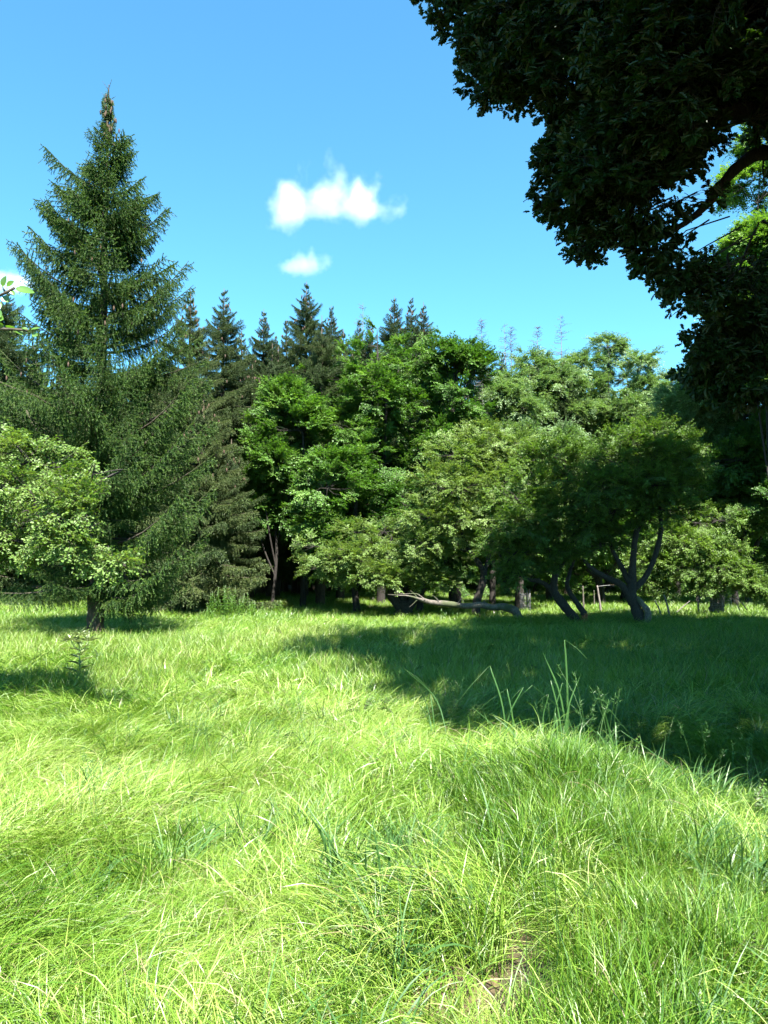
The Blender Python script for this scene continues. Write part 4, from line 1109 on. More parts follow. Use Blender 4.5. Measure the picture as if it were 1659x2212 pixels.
def oak():
    bx, by = 8.3, 8.8
    root = empty('oak_tree', (bx, by, G(bx, by)), 'big oak overhanging the picture from the side, its lobed leaves dark against the sky', 'oak tree')
    t = limb(root, [(bx, by, -.3, .55), (bx - .1, by, 1.0, .42), (bx - .2, by, 3.0, .36), (bx - .2, by + .1, 6, .28), (bx, by, 9, .2), (bx, by, 12, .1)], 'trunk', 'bark_dark', 14)
    anc = [t[4:]]
    for pts in [[(1720, 660, 9, .2), (1659, 640, 9.2, .09), (1600, 600, 9.4, .06), (1540, 600, 9.4, .035), (1470, 620, 9.4, .012)],
                [(1900, 500, 8.8, .22), (1690, 340, 8.8, .10), (1600, 355, 8.8, .07), (1520, 450, 9, .045), (1440, 500, 9, .025), (1350, 490, 9, .012)],
                [(1900, 420, 8.8, .22), (1700, 250, 8.4, .12), (1500, 260, 8.2, .08), (1350, 340, 8.4, .05), (1220, 400, 9, .02)],
                [(1900, 300, 8.6, .22), (1600, 80, 8, .12), (1400, 100, 8, .08), (1200, 130, 8.6, .04), (1050, 170, 9.2, .015)],
                [(1900, 100, 8.4, .2), (1650, -120, 8.5, .12), (1400, -100, 9, .08), (1150, 0, 9.4, .04), (980, 20, 9.6, .012)],
                [(1850, 900, 9.4, .18), (1720, 800, 9.6, .09), (1640, 760, 9.8, .05), (1560, 740, 10, .02)]]:
        anc.append(limb(root, [Q4(a, b_, c_, r_) for a, b_, c_, r_ in pts]))
    for pts in [[(bx, by, 5, .22), (bx - 1, by - 2, 7, .12), (bx - 2.5, by - 4, 8.5, .05)], [(bx, by, 6, .22), (bx + 2, by - 2, 8, .12), (bx + 4, by - 3, 10, .05)],
                [(bx, by, 6, .22), (bx + 2, by + 2, 8, .12), (bx + 4, by + 3, 10, .05)], [(bx, by, 7, .2), (bx - 2, by + 1, 10, .12), (bx - 4, by + 1.5, 12, .05)],
                [(bx, by, 7, .2), (bx, by + 2.5, 9.5, .12), (bx - .5, by + 4.5, 11.5, .05)]]:
        anc.append(limb(root, pts))
    A = np.vstack(anc)
    # edge lumps give the hanging outline, the rest is a dome shaped to the shade
    edge = [(955, 15, 9.6, .35), (1010, 10, 9.5, .5), (1080, 60, 9.3, .6), (1060, 160, 9.4, .45), (1110, 180, 9.2, .4), (1180, 190, 9, .45), (1180, 110, 8.8, .7), (1300, 60, 8.4, .8), (1290, 190, 8.6, .65), (1240, 300, 9, .45),
            (1190, 400, 9.3, .35), (1200, 370, 9.3, .35), (1240, 440, 9.2, .4), (1300, 420, 9, .55), (1330, 320, 8.6, .7), (1250, 510, 9.4, .25), (1240, 540, 9.4, .12), (1300, 490, 9.3, .3), (1370, 470, 9, .5), (1440, 380, 8.6, .7), (1400, 200, 8.2, .9),
            (1540, 150, 7.8, 1.), (1620, 260, 8, .8), (1400, 540, 9.2, .3), (1440, 560, 9.2, .4), (1470, 610, 9.3, .3), (1470, 650, 9.4, .15), (1500, 560, 9.2, .4), (1500, 470, 8.9, .5), (1560, 620, 9.3, .4), (1600, 560, 9.2, .4),
            (1640, 480, 9, .5), (1640, 640, 9.4, .5), (1540, 720, 9.8, .35), (1500, 760, 10, .2), (1600, 700, 9.8, .5), (1640, 790, 9.9, .45), (1580, 780, 10, .3), (1610, 840, 10, .3), (1650, 400, 9, .4), (1500, 60, 8, 1.0), (1620, 60, 7.8, 1.),
            (1100, 20, 9.4, .5), (1230, 20, 9, .6)]
    lm1 = [(*at(px, py, d), r, r, r * .8) for px, py, d, r in edge]
    P = [(x, y, z, r) for x, y, z, r in []]
    lm2 = lumps_auto((bx - .1, by - .6, 9.6), (8.2, 8.0, 6.2), 100, 1.6, 800, -.75)
    crown(root, 'oak', lm1, 1200, 801, .18, .12, gap=.45, gs=.33, keep=oak_keep, anchors=A, lift=-.05, rb=.007, scl=(.7, 1.1), nbr=.5)
    tips = [(925, 8, 9.6, .10), (945, 30, 9.6, .12), (958, 50, 9.6, .07), (1000, 60, 9.5, .16), (1012, 110, 9.5, .15), (1020, 150, 9.5, .15), (1000, 180, 9.5, .12), (985, 190, 9.5, .05), (1030, 205, 9.5, .12), (1060, 222, 9.5, .10), (1085, 215, 9.4, .14),
            (1110, 200, 9.4, .16), (1140, 215, 9.4, .14), (1165, 228, 9.3, .12), (1200, 225, 9.2, .15), (1225, 235, 9.2, .12), (1240, 270, 9.2, .16), (1215, 300, 9.3, .12), (1190, 335, 9.3, .12), (1165, 350, 9.4, .11), (1160, 385, 9.4, .13), (1180, 360, 9.4, .16),
            (1165, 430, 9.4, .13), (1160, 455, 9.4, .07), (1195, 440, 9.4, .18), (1210, 468, 9.4, .12), (1235, 480, 9.4, .14), (1262, 470, 9.3, .16), (1205, 490, 9.4, .06), (1260, 505, 9.4, .13), (1250, 528, 9.4, .13), (1232, 545, 9.4, .10), (1222, 556, 9.4, .05), (1262, 540, 9.4, .10),
            (1290, 495, 9.3, .15), (1320, 500, 9.2, .15), (1345, 505, 9.2, .15), (1350, 528, 9.2, .10), (1380, 540, 9.2, .14), (1378, 562, 9.2, .08), (1405, 565, 9.2, .15), (1435, 585, 9.2, .16), (1430, 612, 9.2, .10), (1460, 605, 9.3, .15), (1490, 620, 9.3, .14), (1475, 642, 9.3, .12),
            (1460, 662, 9.4, .08), (1448, 672, 9.4, .04), (1495, 650, 9.4, .10), (1520, 635, 9.4, .14), (1540, 660, 9.6, .12), (1550, 690, 9.7, .14), (1520, 715, 9.8, .12), (1495, 735, 9.9, .08), (1500, 765, 10, .14), (1480, 775, 10, .08), (1530, 745, 10, .16)]
    lt = [(*at(px + 24, py - 14, d_ * .95), r, r, r) for px, py, d_, r in tips]
    P, d, ii, rs = crown_points(lt, 700, 811, .0, .3)
    n = len(P); dd = d + rs.normal(0, .5, (n, 3)) + [-.05, 0, -.05]; dd /= np.linalg.norm(dd, axis=1)[:, None]
    scatter('hanging_sprays', P - np.array(root.location), np.stack([rs.normal(0, .6, n), -np.arcsin(dd[:, 2] * .8), np.arctan2(dd[:, 1], dd[:, 0])], 1),
            rs.uniform(.75, 1.15, n), rs.integers(0, 4, n), np.clip(rs.normal(.2, .12, n), 0, 1), SPR['oak_tip'], root)
    g = Geo()
    for k in range(len(lt) - 1):
        a = np.array(lt[k][:3]); b = a + np.array([.75, .1, .45]) * rs.uniform(.8, 1.2)
        tube(g, np.array([b, (a + b) / 2 + rs.normal(0, .05, 3), a]) - np.array(root.location), [.010, .007, .003], 4)
    o = g.obj('twigs', M['bark_dark'], root); o['kind'] = 'stuff'
    P, d, ii, rs = crown_points(lm2, 2600, 803, .0, 1.0, lambda Q: oak_keep(Q) & out_of_view(Q))  # sprays added out of view to close sun leaks in the shade
    n = len(P); dd = d + rs.normal(0, .4, (n, 3)) + [0, 0, .15]; dd /= np.linalg.norm(dd, axis=1)[:, None]
    scatter('unseen_shade_sprays', P - np.array(root.location), np.stack([rs.normal(0, .5, n), -np.arcsin(dd[:, 2] * .8), np.arctan2(dd[:, 1], dd[:, 0])], 1),
            rs.uniform(1.5, 2.1, n), rs.integers(0, 4, n), np.clip(rs.normal(.25, .15, n), 0, 1), SPR['oak'], root)
    P, d, ii, rs = crown_points(lm2, 4600, 802, .48, .6, oak_keep_inner)
    n = len(P); dd = d + rs.normal(0, .4, (n, 3)) + [0, 0, .15]; dd /= np.linalg.norm(dd, axis=1)[:, None]
    o = scatter('outer_crown', P - np.array(root.location), np.stack([rs.normal(0, .5, n), -np.arcsin(dd[:, 2] * .8), np.arctan2(dd[:, 1], dd[:, 0])], 1),
                np.where(P[:, 1] > 5, rs.uniform(.9, 1.3, n), rs.uniform(1.3, 1.9, n)), rs.integers(0, 4, n), np.clip(rs.normal(.25, .15, n), 0, 1), SPR['oak'], root)
oak()

# a second oak outside the picture on the right; its crown carries the shade on across the meadow
def side_oak(x, y, seed, H, Rr, lab):
    root = empty('oak_tree', (x, y, G(x, y)), lab, 'oak tree')
    t = limb(root, [(x, y, -.2, .5), (x, y, 2.5, .36), (x + .2, y, 6, .26), (x, y, H - 3, .12)], 'trunk', 'bark_dark', 12)
    crown(root, 'broad', lumps_auto((x, y, H * .62), (Rr, Rr, H * .36), 40, 1.7, seed, -.7), 1500, seed + 1, .2, scl=(1.2, 1.9), anchors=t[5:], rb=.03)
side_oak(21.5, 18.0, 820, 17, 6.5, 'broad oak standing just past the picture edge beside the overhanging oak')

# far mass of forest that closes the view between the trunks
def forest_mass():
    rs = np.random.default_rng(9)
    n = 8500
    x = rs.uniform(-75, 75, n); y = 60 + rs.uniform(0, 10, n) + np.abs(x) * .1
    z = rs.uniform(0.02, 1, n) ** 1.5 * 15.5
    z = np.minimum(z, 2 + (1220 - 800) / 1662 * y)
    scatter('distant_forest', np.stack([x, y, z], 1), np.stack([rs.normal(0, .3, n), rs.normal(.2, .3, n), rs.uniform(-3.1, 0, n)], 1), rs.uniform(1.0, 1.6, n),
            rs.integers(0, 3, n), rs.uniform(0, .6, n), BOUGH['far'])['label'] = 'dark mass of forest seen between the trunks'
    m = 3000
    x = rs.uniform(-40, 40, m); y = rs.uniform(34, 50, m) + np.abs(x) * .06; k = (np.abs(x + 5.6) > 3.2) & ((x > -2) | (y < 38))
    x, y = x[k], y[k]; m = len(x)
    scatter('undergrowth', np.stack([x, y, ground_z(x, y) + rs.uniform(0, 1.5, m) ** 1.6], 1), np.stack([rs.normal(0, .4, m), rs.normal(-.5, .3, m), rs.uniform(0, 6.28, m)], 1), rs.uniform(.7, 1.3, m),
            rs.integers(0, 4, m), rs.uniform(.1, .7, m), SPR['broad'])['label'] = 'leafy undergrowth along the foot of the forest'
forest_mass()

# ------------------------------------------------------------------ log, stakes, wire guard, sticks
def log_():
    d = 21.5
    c = at(1120, 1338, d)
    root = empty('fallen_trunk', (c[0], d, G(c[0], d)), 'grey dead trunk arching low over the grass and pointing to the left', 'fallen tree')
    limb(root, [(c[0] + .05, d, -.12, .16), Q4(1120, 1335, d, .13), Q4(1110, 1318, d, .115), Q4(1085, 1311, d, .10), Q4(1062, 1312, d, .085), Q4(1040, 1307, d, .09), Q4(1005, 1309, d, .075), Q4(965, 1304, d, .08), Q4(930, 1301, d, .065), Q4(908, 1294, d, .06)], 'trunk', 'bark_grey', 12, .2)
    for pts in [[(915, 1297, .05), (900, 1292, .035), (880, 1287, .025), (862, 1286, .016), (838, 1284, .006)], [(918, 1296, .03), (900, 1283, .016), (872, 1283, .010), (852, 1279, .004)],
                [(905, 1295, .02), (892, 1280, .010), (886, 1276, .004)], [(950, 1302, .02), (940, 1290, .010), (930, 1284, .004)], [(905, 1292, .018), (893, 1304, .010), (884, 1312, .004)],
                [(985, 1307, .018), (1000, 1290, .008), (1012, 1284, .004)], [(1040, 1305, .018), (1052, 1294, .006)]]:
        limb(root, [Q4(a, b_, d - .05, r) for a, b_, r in pts], 'dead_branch', 'bark_grey', 6)
log_()

def stick(name, lab, cat, p0, p1, r, mat, group=None, bend=.05):
    a = np.array(p0); b = np.array(p1)
    root = empty(name, (a[0], a[1], G(a[0], a[1])), lab, cat, group)
    m_ = (a + b) / 2 + [bend, 0, 0]
    limb(root, [(*a, r), (*m_, r * .9), (*b, r * .7)], 'shaft', mat, 6)
    return root
k = stick('fence_stake', 'pale leaning stake with a wire tied to its top behind the shaded apple trees', 'stake', at(1298, 1318, 24), at(1290, 1265, 24), .035, 'bark_pale', 'stakes in the orchard', 0)
limb(k, [(*at(1290, 1267, 24), .006), (*at(1305, 1265, 24), .006), (*at(1318, 1264, 24), .006)], 'wire', 'steel', 4)
stick('fence_stake', 'dim stake left of the pale leaning stake', 'stake', at(1261, 1318, 25), at(1259, 1266, 25), .03, 'bark_grey', 'stakes in the orchard', 0)
stick('fence_stake', 'short thin stake between the two orchard stakes', 'stake', at(1284, 1305, 26), at(1283, 1275, 26), .02, 'bark_grey', 'stakes in the orchard', 0)
stick('leaning_stick', 'thick bare stick leaning left in the grass right of the hollow apple trunk', 'stick', at(1446, 1330, 21.5), at(1434, 1285, 21.5), .03, 'bark_pale', 'sticks in the grass', .02)
stick('leaning_stick', 'shorter stick standing just left of the thick leaning stick', 'stick', at(1428, 1330, 21.5), at(1415, 1298, 21.5), .022, 'bark_pale', 'sticks in the grass', .02)
stick('leaning_stick', 'thin stick slanting up to the right towards the wire guard', 'stick', at(1462, 1322, 21.8), at(1490, 1298, 21.8), .015, 'bark_pale', 'sticks in the grass', .0)
stick('leaning_stick', 'bare branch propped right of the wire guard, outer one', 'stick', at(1614, 1318, 22.4), at(1578, 1283, 22.6), .018, 'bark_pale', 'sticks in the grass', .06)
stick('leaning_stick', 'bare branch propped right of the wire guard, inner one', 'stick', at(1598, 1318, 22.4), at(1572, 1284, 22.6), .014, 'bark_pale', 'sticks in the grass', .06)

def wire_guard(px, d, r, h, lab, tilt=.0):
    c = at(px, 1325, d)
    root = empty('wire_guard', (c[0], d, G(c[0], d)), lab, 'tree guard')
    g = Geo()
    nv = 22
    for k in range(nv):
        th = k * 6.283 / nv
        tube(g, [(math.cos(th) * r, math.sin(th) * r, -.05), (math.cos(th) * r * (1 + tilt), math.sin(th) * r, h)], [.0035, .0035], 3)
    for j in range(9):
        z = h * (j + .5) / 9; rr = r
        a_ = np.linspace(0, 6.283, 17)
        tube(g, np.stack([np.cos(a_) * rr * (1 + tilt * z / h), np.sin(a_) * rr, np.full(17, z)], 1), np.full(17, .0035), 3, cap=False)
    g.obj('wire_mesh', M['steel'], root)
    for k in range(3):
        th = k * 2.1 + .6
        g = Geo(); tube(g, [(math.cos(th) * (r + .03), math.sin(th) * (r + .03), -.1), (math.cos(th) * (r + .03), math.sin(th) * (r + .03), h + .1)], [.025, .022], 6)
        g.obj('post', M['bark_pale'], root)
wire_guard(1543, 23.5, .42, .62, 'wire mesh cage around the grey trunk of the drooping apple tree', .25)
wire_guard(1136, 26, .16, .7, 'narrow wire cage beside the short dark trunk')

# ------------------------------------------------------------------ plants
def weed(px, d, h, n, seed, lab, name='nettle_plant', cat='nettle', group='leafy weeds', mat='weed', lw=.05, ll=.11, x=None):
    rs = np.random.default_rng(seed)
    if x is None: x = at(px, 1280, d)[0]
    root = empty(name, (x, d, G(x, d)), lab, cat, group)
    shp = leaf_shape('diamond')
    for s in range(n):
        g = Geo()
        b = np.array([rs.normal(0, .16), rs.normal(0, .16), -.02]); hh = h * rs.uniform(.6, 1.1)
        top = b + np.array([rs.normal(0, .08), rs.normal(0, .08), hh])
        P = [b, (b + top) / 2 + rs.normal(0, .02, 3), top]
        tube(g, P, [.006, .005, .003], 4, 1)
        for j in range(int(hh / .05)):
            t = (j + 1) / (hh / .05 + 1); pos = b + (top - b) * t
            for q in (0, 3.14):
                az = j * 1.57 + q + rs.normal(0, .3)
                add_leaf(g, shp, pos, np.array([math.cos(az), math.sin(az), rs.uniform(-.3, .5)]), np.array([0, 0, 1.]), ll * (1.15 - .6 * t), lw * (1.15 - .6 * t), 0, rs.random())
        g.obj('stem', [M[mat], M['weed']], root)
for i, (px, d, h, n, lab) in enumerate([(470, 22.8, .8, 14, 'tall nettle clump right below the drooping boughs of the big spruce'), (492, 22.5, 1.0, 18, 'highest bright nettle clump at the forest edge'),
        (520, 22.8, .8, 14, 'nettle clump right of the highest one'), (545, 23.5, .6, 11, 'low nettle clump beside the forest opening'), (600, 25, .5, 10, 'low leafy clump in front of the twin trunks'),
        (620, 27.5, .35, 7, 'small leafy clump right of the twin trunks'), (445, 21.5, .5, 8, 'small nettle clump in the sun before the spruce boughs')]):
    weed(px, d, h, n, 900 + i, lab)
weed(270, 16, .35, 8, 930, 'broad-leaved seedlings in the shade right of the spruce trunk', 'bramble_plant', 'bramble', None, 'broad', .07, .09)
weed(385, 16.5, .3, 7, 931, 'bramble at the end of the shade right of the spruce trunk', 'bramble_plant', 'bramble', None, 'broad', .07, .09)
weed(960, 22, .4, 6, 932, 'dark leafy clump in front of the dead trunk', 'bramble_plant', 'bramble', None, 'broad', .07, .09)

def thistle():
    d = 10.6; c = at(170, 1470, d)
    root = empty('thistle', (c[0], d, G(c[0], d)), 'spiny pale thistle with three star-like heads standing before the spruce trunk', 'thistle')
    rs = np.random.default_rng(41); z0 = root.location[2]
    shp = leaf_shape('diamond')
    tip = at(170, 1375, d) - np.array(root.location)
    g = Geo(); tube(g, [(0, 0, -.05), (.01, 0, tip[2] * .5), tip * [1, 1, .97]], [.013, .010, .006], 5)
    g.obj('stem', M['weed'], root)
    heads = [at(172, 1372, d), at(152, 1382, d - .05), at(192, 1384, d + .05)]
    for k, hp in enumerate(heads):
        hp = hp - np.array(root.location)
        g = Geo()
        st = np.array([0.01, 0, tip[2] * .72])
        if k: tube(g, [st, (st + hp) / 2 + [0, 0, -.03], hp], [.007, .006, .005], 4)
        for j in range(34):
            v = rs.normal(size=3); v[2] = abs(v[2]) * .7 - .15
            add_leaf(g, shp, hp, v, np.array([0, 0, 1.]), rs.uniform(.08, .17), .022, 0, rs.random())
        g.obj('flower_head', [M['thistle']], root)
    for j in range(16):
        t = .08 + .85 * j / 16; az = j * 2.4
        g = Geo(); pos = np.array([.01 * t, 0, tip[2] * t]); L_ = .22 * (1.1 - .6 * t)
        dv = np.array([math.cos(az), math.sin(az), .35])
        add_leaf(g, shp, pos, dv, np.array([0, 0, 1.]), L_ * 1.2, .05, 0, .5)
        for q in range(6):
            p_ = pos + nrm(dv) * L_ * (q + 1) / 7; a2 = az + (1.1 if q % 2 else -1.1)
            add_leaf(g, shp, p_, np.array([math.cos(a2), math.sin(a2), .3]), np.array([0, 0, 1.]), .075, .022, 0, .5)
        g.obj('leaf', [M['thistle']], root)
thistle()

def tall_tuft(x, y, blades, lab, seed, mat='grass_wide', group='tall broad-bladed grass tufts'):
    """blades: list of (px, py tip, kink, width)."""
    rs = np.random.default_rng(seed)
    z = G(x, y)
    root = empty('tall_grass_tuft', (x, y, z), lab, 'tall grass', group)
    for (tpx, tpy, kink, wd) in blades:
        tip = at(tpx, tpy, y) - np.array([x, y, z])
        b = np.array([rs.normal(0, .05), rs.normal(0, .05), -.03])
        g = Geo()
        n = 10
        P = []
        m_ = np.array([b[0] + tip[0] * .35, rs.normal(0, .04), tip[2] * .6])
        Q = curve([b, m_, tip], 5)
        if kink:   # tip folded over
            e = tip + np.array([kink, rs.normal(0, .03), -abs(kink) * rs.uniform(.7, 1.3)])
            Q = np.vstack([Q, (tip + e) / 2 + [0, 0, .015], e])
        k = len(Q)
        th = rs.uniform(-.5, .5)
        side = np.array([math.cos(th), math.sin(th), 0])
        ww = wd * np.interp(np.linspace(0, 1, k), [0, .3, .75, 1], [.6, 1, .9, .08])
        V = np.stack([Q - side * ww[:, None] / 2, Q + [0, -.15 * wd, 0], Q + side * ww[:, None] / 2], 1).reshape(-1, 3)
        F = []
        for i in range(k - 1):
            a = 3 * i
            F += [(a, a + 1, a + 4), (a, a + 4, a + 3), (a + 1, a + 2, a + 5), (a + 1, a + 5, a + 4)]
        g.add(V, F, 0, rs.random())
        g.obj('blade', [M[mat]], root, smooth=True)
tall_tuft(1.42, 6.1, [(1220, 1382, .18, .014), (1172, 1408, 0, .014), (1255, 1455, 0, .012), (1190, 1470, .06, .012), (1185, 1500, -.1, .010), (1150, 1480, -.14, .010), (1215, 1475, .1, .008), (1230, 1520, .08, .012), (1200, 1540, .05, .012)],
          'tallest grass tuft on the bank, two blades standing high above the shade', 1)
tall_tuft(0.95, 6.0, [(1058, 1438, -.3, .011), (1095, 1488, -.25, .010), (1010, 1520, 0, .009), (1130, 1485, -.12, .010), (1060, 1540, .1, .010)],
          'tuft with one blade folded sharply down to the left', 2)
tall_tuft(0.45, 6.6, [(870, 1443, .22, .010), (895, 1470, 0, .008), (930, 1500, .06, .008), (905, 1520, -.1, .009)],
          'loose tuft with an arching blade at the left rim of the shade', 3)
tall_tuft(1.62, 5.2, [(1300, 1520, .14, .013), (1260, 1560, -.1, .011), (1330, 1560, .1, .010), (1290, 1580, .05, .010)],
          'tuft with a broad pale blade bending right on the bank crest', 4)
tall_tuft(1.95, 4.9, [(1340, 1578, -.12, .012), (1385, 1650, .14, .011), (1370, 1640, -.1, .010), (1420, 1660, .1, .009)],
          'tuft on the right shoulder of the bank before the ditch', 5)
tall_tuft(-0.25, 3.9, [(655, 1730, 0, .012), (668, 1760, 0, .014), (690, 1790, .03, .010), (640, 1800, 0, .010), (700, 1830, 0, .012), (620, 1850, -.05, .012)],
          'dark stiff grass tuft standing left of centre in the near meadow', 6)
tall_tuft(0.0, 3.4, [(803, 1768, 0, .011), (790, 1830, 0, .010), (840, 1850, .06, .012), (760, 1860, -.05, .012), (810, 1890, 0, .012), (855, 1900, .08, .012)],
          'dark grass tuft with one upright tip near the centre of the meadow', 7)
tall_tuft(1.95, 3.3, [(1580, 1840, -.12, .012), (1640, 1800, .1, .012), (1620, 1860, -.1, .011), (1560, 1900, -.08, .011), (1650, 1900, 0, .012), (1600, 1930, .08, .012)],
          'leafy tuft of broad grass at the lower right picture edge', 8)
tall_tuft(1.7, 2.9, [(1500, 1990, -.1, .012), (1560, 1960, .1, .012), (1450, 2010, -.12, .011), (1530, 2040, .09, .012), (1590, 2030, 0, .012), (1620, 1990, .1, .010)],
          'drooping broad-bladed tuft below the one at the edge', 9)
tall_tuft(-1.75, 4.3, [(190, 1810, 0, .010), (200, 1830, .04, .012), (180, 1860, -.04, .010), (215, 1880, .05, .010)],
          'small upright tuft among the flattened grass on the left', 10)

def near_twig(name_lab, pts, leaves, seed):
    c = at(-40, 1700, 2.3)
    Q = [Q4(*q) for q in pts]
    o0 = np.array(Q[0][:3])
    root = empty('overhanging_twig', tuple(o0), name_lab, 'twig', 'near twigs with large leaves')
    rs = np.random.default_rng(seed)
    limb(root, Q, 'stem', 'twig', 6)
    V, F = leaf_shape('oval')
    for (px, py, d, ang, L_, wd, tilt) in leaves:
        # finer leaf: 2 x 6 quads with a folded midrib
        g = Geo(); n = 8
        P = at(px, py, d) - o0
        ts = np.linspace(0, 1, n)
        wv = wd * np.sin(np.pi * ts ** .8) ** .8 / 2
        dx = np.array([math.cos(ang), 0, math.sin(ang)]); sdv = np.array([-math.sin(ang) * math.cos(tilt), math.sin(tilt), math.cos(ang) * math.cos(tilt)])
        nn = np.cross(dx, sdv)
        mid = P + dx * (ts * L_)[:, None] + nn * (0.12 * L_ * ts ** 2)[:, None]
        Lf = mid + sdv * wv[:, None] + nn * (wv * .35)[:, None]; Rt = mid - sdv * wv[:, None] + nn * (wv * .35)[:, None]
        VV = np.stack([Lf, mid, Rt], 1).reshape(-1, 3); FF = []
        for i in range(n - 1):
            a = 3 * i
            FF += [(a, a + 1, a + 4), (a, a + 4, a + 3), (a + 1, a + 2, a + 5), (a + 1, a + 5, a + 4)]
        g.add(VV, FF, 0, rs.random())
        g.obj('leaf', M['bigleaf'], root, smooth=True)
near_twig('twig of large oval leaves entering above, one long leaf at its tip', [(-160, 700, 2.3, .006), (-60, 660, 2.25, .005), (0, 638, 2.2, .004), (32, 622, 2.2, .003)],
          [(34, 622, 2.2, -.35, .062, .028, .5), (14, 618, 2.2, .45, .028, .020, .3), (6, 620, 2.2, 1.2, .035, .026, .4), (22, 628, 2.22, -.9, .022, .016, .4), (-8, 622, 2.2, 1.9, .04, .028, .4), (6, 640, 2.22, -.8, .028, .024, .3), (-14, 640, 2.2, 2.4, .05, .03, .4), (-30, 650, 2.2, .9, .05, .03, .6), (-8, 650, 2.2, -1.3, .03, .025, .6)], 51)
near_twig('lower twig of large leaves reaching in under the first one', [(-160, 740, 2.3, .006), (-60, 712, 2.25, .005), (10, 711, 2.2, .004), (60, 714, 2.2, .003)],
          [(66, 712, 2.2, .05, .030, .016, .9), (70, 722, 2.2, -.3, .018, .018, .3), (36, 714, 2.2, -.8, .022, .024, 1.0), (34, 708, 2.2, 2.9, .032, .016, 1.1), (48, 708, 2.2, -.5, .02, .014, .9), (10, 704, 2.2, 3.0, .03, .02, .6), (-6, 690, 2.2, -.1, .02, .03, .5), (-20, 720, 2.2, 2.6, .04, .03, .5), (-10, 672, 2.2, -.8, .028, .024, .3)], 52)

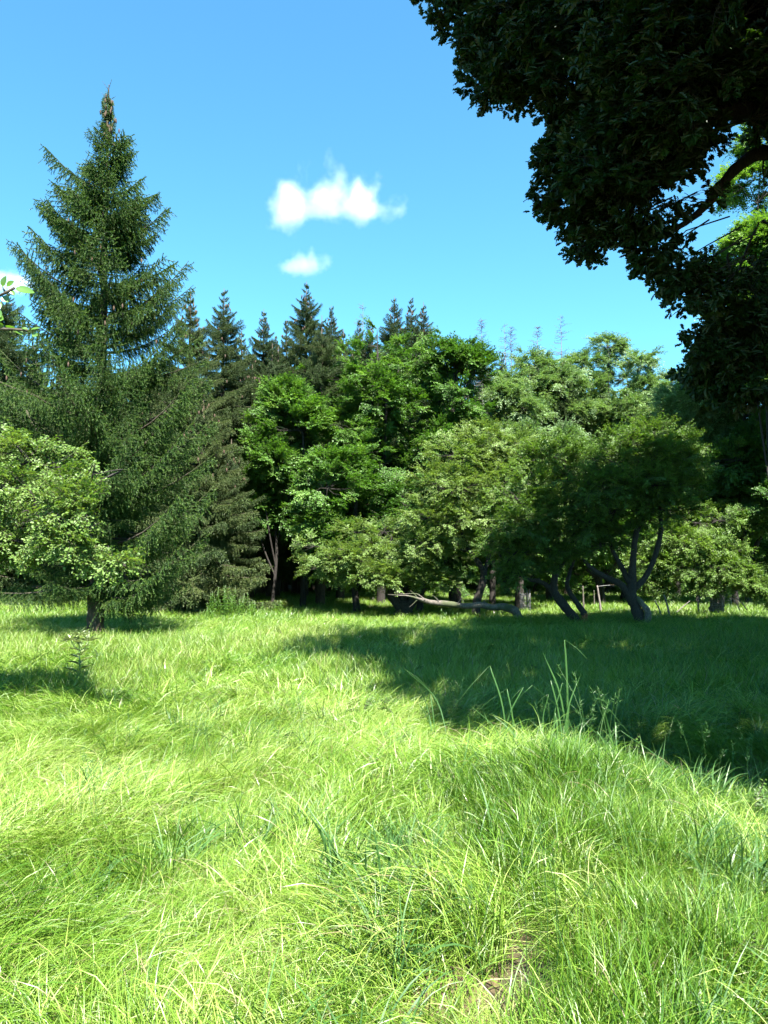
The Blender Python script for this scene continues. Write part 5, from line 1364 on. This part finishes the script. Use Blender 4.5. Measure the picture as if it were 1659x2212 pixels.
# ------------------------------------------------------------------ clouds
def cloud(name, lab, cpx, cpy, wpx, hpx, d, blobs, seed, dens=.05, thr=.28, ns=3.2):
    """Volume box; density = rounded lumps eaten away by noise. blobs in box units (-1..1): x, z, radius x, radius z, weight."""
    c = at(cpx, cpy, d); hw = wpx / 2 / 1662 * d; hh = hpx / 2 / 1662 * d
    g = Geo()
    V = np.array([(x, y, z) for x in (-1, 1) for y in (-1, 1) for z in (-1, 1)], float)
    F = [(0, 1, 3), (0, 3, 2), (4, 6, 7), (4, 7, 5), (0, 4, 5), (0, 5, 1), (2, 3, 7), (2, 7, 6), (0, 2, 6), (0, 6, 4), (1, 5, 7), (1, 7, 3)]
    g.add(V, F)
    m, N, L = mat_new('cloud_vapour')
    tc = N.new('ShaderNodeTexCoord')
    # bend the coordinates with noise first, for torn edges
    nd = N.new('ShaderNodeTexNoise'); nd.inputs['Scale'].default_value = ns * .8; nd.inputs['Detail'].default_value = 5
    off = N.new('ShaderNodeVectorMath'); off.operation = 'ADD'; off.inputs[1].default_value = (seed * 1.7, seed * .3, 0)
    asp = N.new('ShaderNodeVectorMath'); asp.operation = 'MULTIPLY'; asp.inputs[1].default_value = (hw / hh, 1, 1)
    L.new(tc.outputs['Object'], asp.inputs[0]); L.new(asp.outputs[0], off.inputs[0]); L.new(off.outputs[0], nd.inputs[0])
    sb = N.new('ShaderNodeVectorMath'); sb.operation = 'SUBTRACT'; sb.inputs[1].default_value = (.5, .5, .5)
    L.new(nd.outputs['Color'], sb.inputs[0])
    ml = N.new('ShaderNodeVectorMath'); ml.operation = 'MULTIPLY'; ml.inputs[1].default_value = (.55 * hh / hw, .4, .34)
    L.new(sb.outputs[0], ml.inputs[0])
    co = N.new('ShaderNodeVectorMath'); co.operation = 'ADD'
    L.new(tc.outputs['Object'], co.inputs[0]); L.new(ml.outputs[0], co.inputs[1])
    acc = None
    for bx, bz, rx, rz, wt in blobs:
        wt *= 1.5; rx *= 1.2; rz *= 1.15
        s1 = N.new('ShaderNodeVectorMath'); s1.operation = 'SUBTRACT'; s1.inputs[1].default_value = (bx, 0, bz); L.new(co.outputs[0], s1.inputs[0])
        s2 = N.new('ShaderNodeVectorMath'); s2.operation = 'DIVIDE'; s2.inputs[1].default_value = (rx, .7, rz); L.new(s1.outputs[0], s2.inputs[0])
        ln = N.new('ShaderNodeVectorMath'); ln.operation = 'LENGTH'; L.new(s2.outputs[0], ln.inputs[0])
        mr = N.new('ShaderNodeMapRange'); mr.interpolation_type = 'SMOOTHSTEP'
        mr.inputs[1].default_value = 1; mr.inputs[2].default_value = 0; mr.inputs[3].default_value = 0; mr.inputs[4].default_value = wt
        L.new(ln.outputs['Value'], mr.inputs[0])
        if acc is None: acc = mr.outputs[0]
        else:
            a = N.new('ShaderNodeMath'); a.operation = 'ADD'; L.new(acc, a.inputs[0]); L.new(mr.outputs[0], a.inputs[1]); acc = a.outputs[0]
    n2 = N.new('ShaderNodeTexNoise'); n2.inputs['Scale'].default_value = ns; n2.inputs['Detail'].default_value = 7; n2.inputs['Roughness'].default_value = .72
    L.new(off.outputs[0], n2.inputs[0])
    a = N.new('ShaderNodeMath'); a.operation = 'MULTIPLY_ADD'; a.inputs[1].default_value = -1.2; L.new(n2.outputs[0], a.inputs[0]); L.new(acc, a.inputs[2])
    mr = N.new('ShaderNodeMapRange'); mr.inputs[1].default_value = -.55 + thr; mr.inputs[2].default_value = .55; mr.inputs[3].default_value = 0; mr.inputs[4].default_value = 1
    L.new(a.outputs[0], mr.inputs[0])
    pw = N.new('ShaderNodeMath'); pw.operation = 'POWER'; pw.inputs[1].default_value = 1.4; L.new(mr.outputs[0], pw.inputs[0])
    md = N.new('ShaderNodeMath'); md.operation = 'MULTIPLY'; md.inputs[1].default_value = dens; L.new(pw.outputs[0], md.inputs[0])
    v = N.new('ShaderNodeVolumePrincipled'); v.inputs['Color'].default_value = (1, 1, 1, 1); v.inputs['Anisotropy'].default_value = -0.15
    L.new(md.outputs[0], v.inputs['Density'])
    o = N.new('ShaderNodeOutputMaterial'); L.new(v.outputs[0], o.inputs['Volume'])
    ob = g.obj('cloud', m)
    ob.location = c; ob.scale = (hw, hh * 1.1, hh)
    tag(ob, lab, 'cloud', 'small white clouds')
    return ob
cloud('cloud', 'largest white cloud, bright lumps with torn wisps pointing up', 722, 425, 340, 260, 620,
      [(-.62, -.25, .32, .55, .95), (-.55, .05, .18, .35, .5), (-.12, .02, .34, .36, .75), (.08, .30, .16, .40, .5), (.36, -.16, .28, .45, .95), (.32, .2, .15, .35, .5), (-.10, -.22, .60, .24, .55), (.70, -.26, .34, .16, .55), (-.05, .68, .14, .36, .4), (.55, .22, .12, .4, .4), (-.40, .45, .08, .4, .35), (.88, -.14, .16, .16, .4)], 1, .020, .33, 5.0)
cloud('cloud', 'small flat-bottomed cloud floating below the largest cloud', 664, 567, 200, 110, 640,
      [(-.15, -.25, .6, .4, .75), (.1, .0, .35, .6, .5), (-.4, -.1, .25, .5, .4), (.45, .1, .2, .5, .45), (.1, .4, .12, .5, .35), (-.2, .2, .2, .4, .5)], 4, .032, .22)
cloud('cloud', 'soft cloud half hidden behind the left boughs of the big spruce', 30, 610, 160, 110, 640,
      [(-.3, 0, .7, .7, .9), (.25, -.1, .6, .6, .7)], 7, .032, .2)
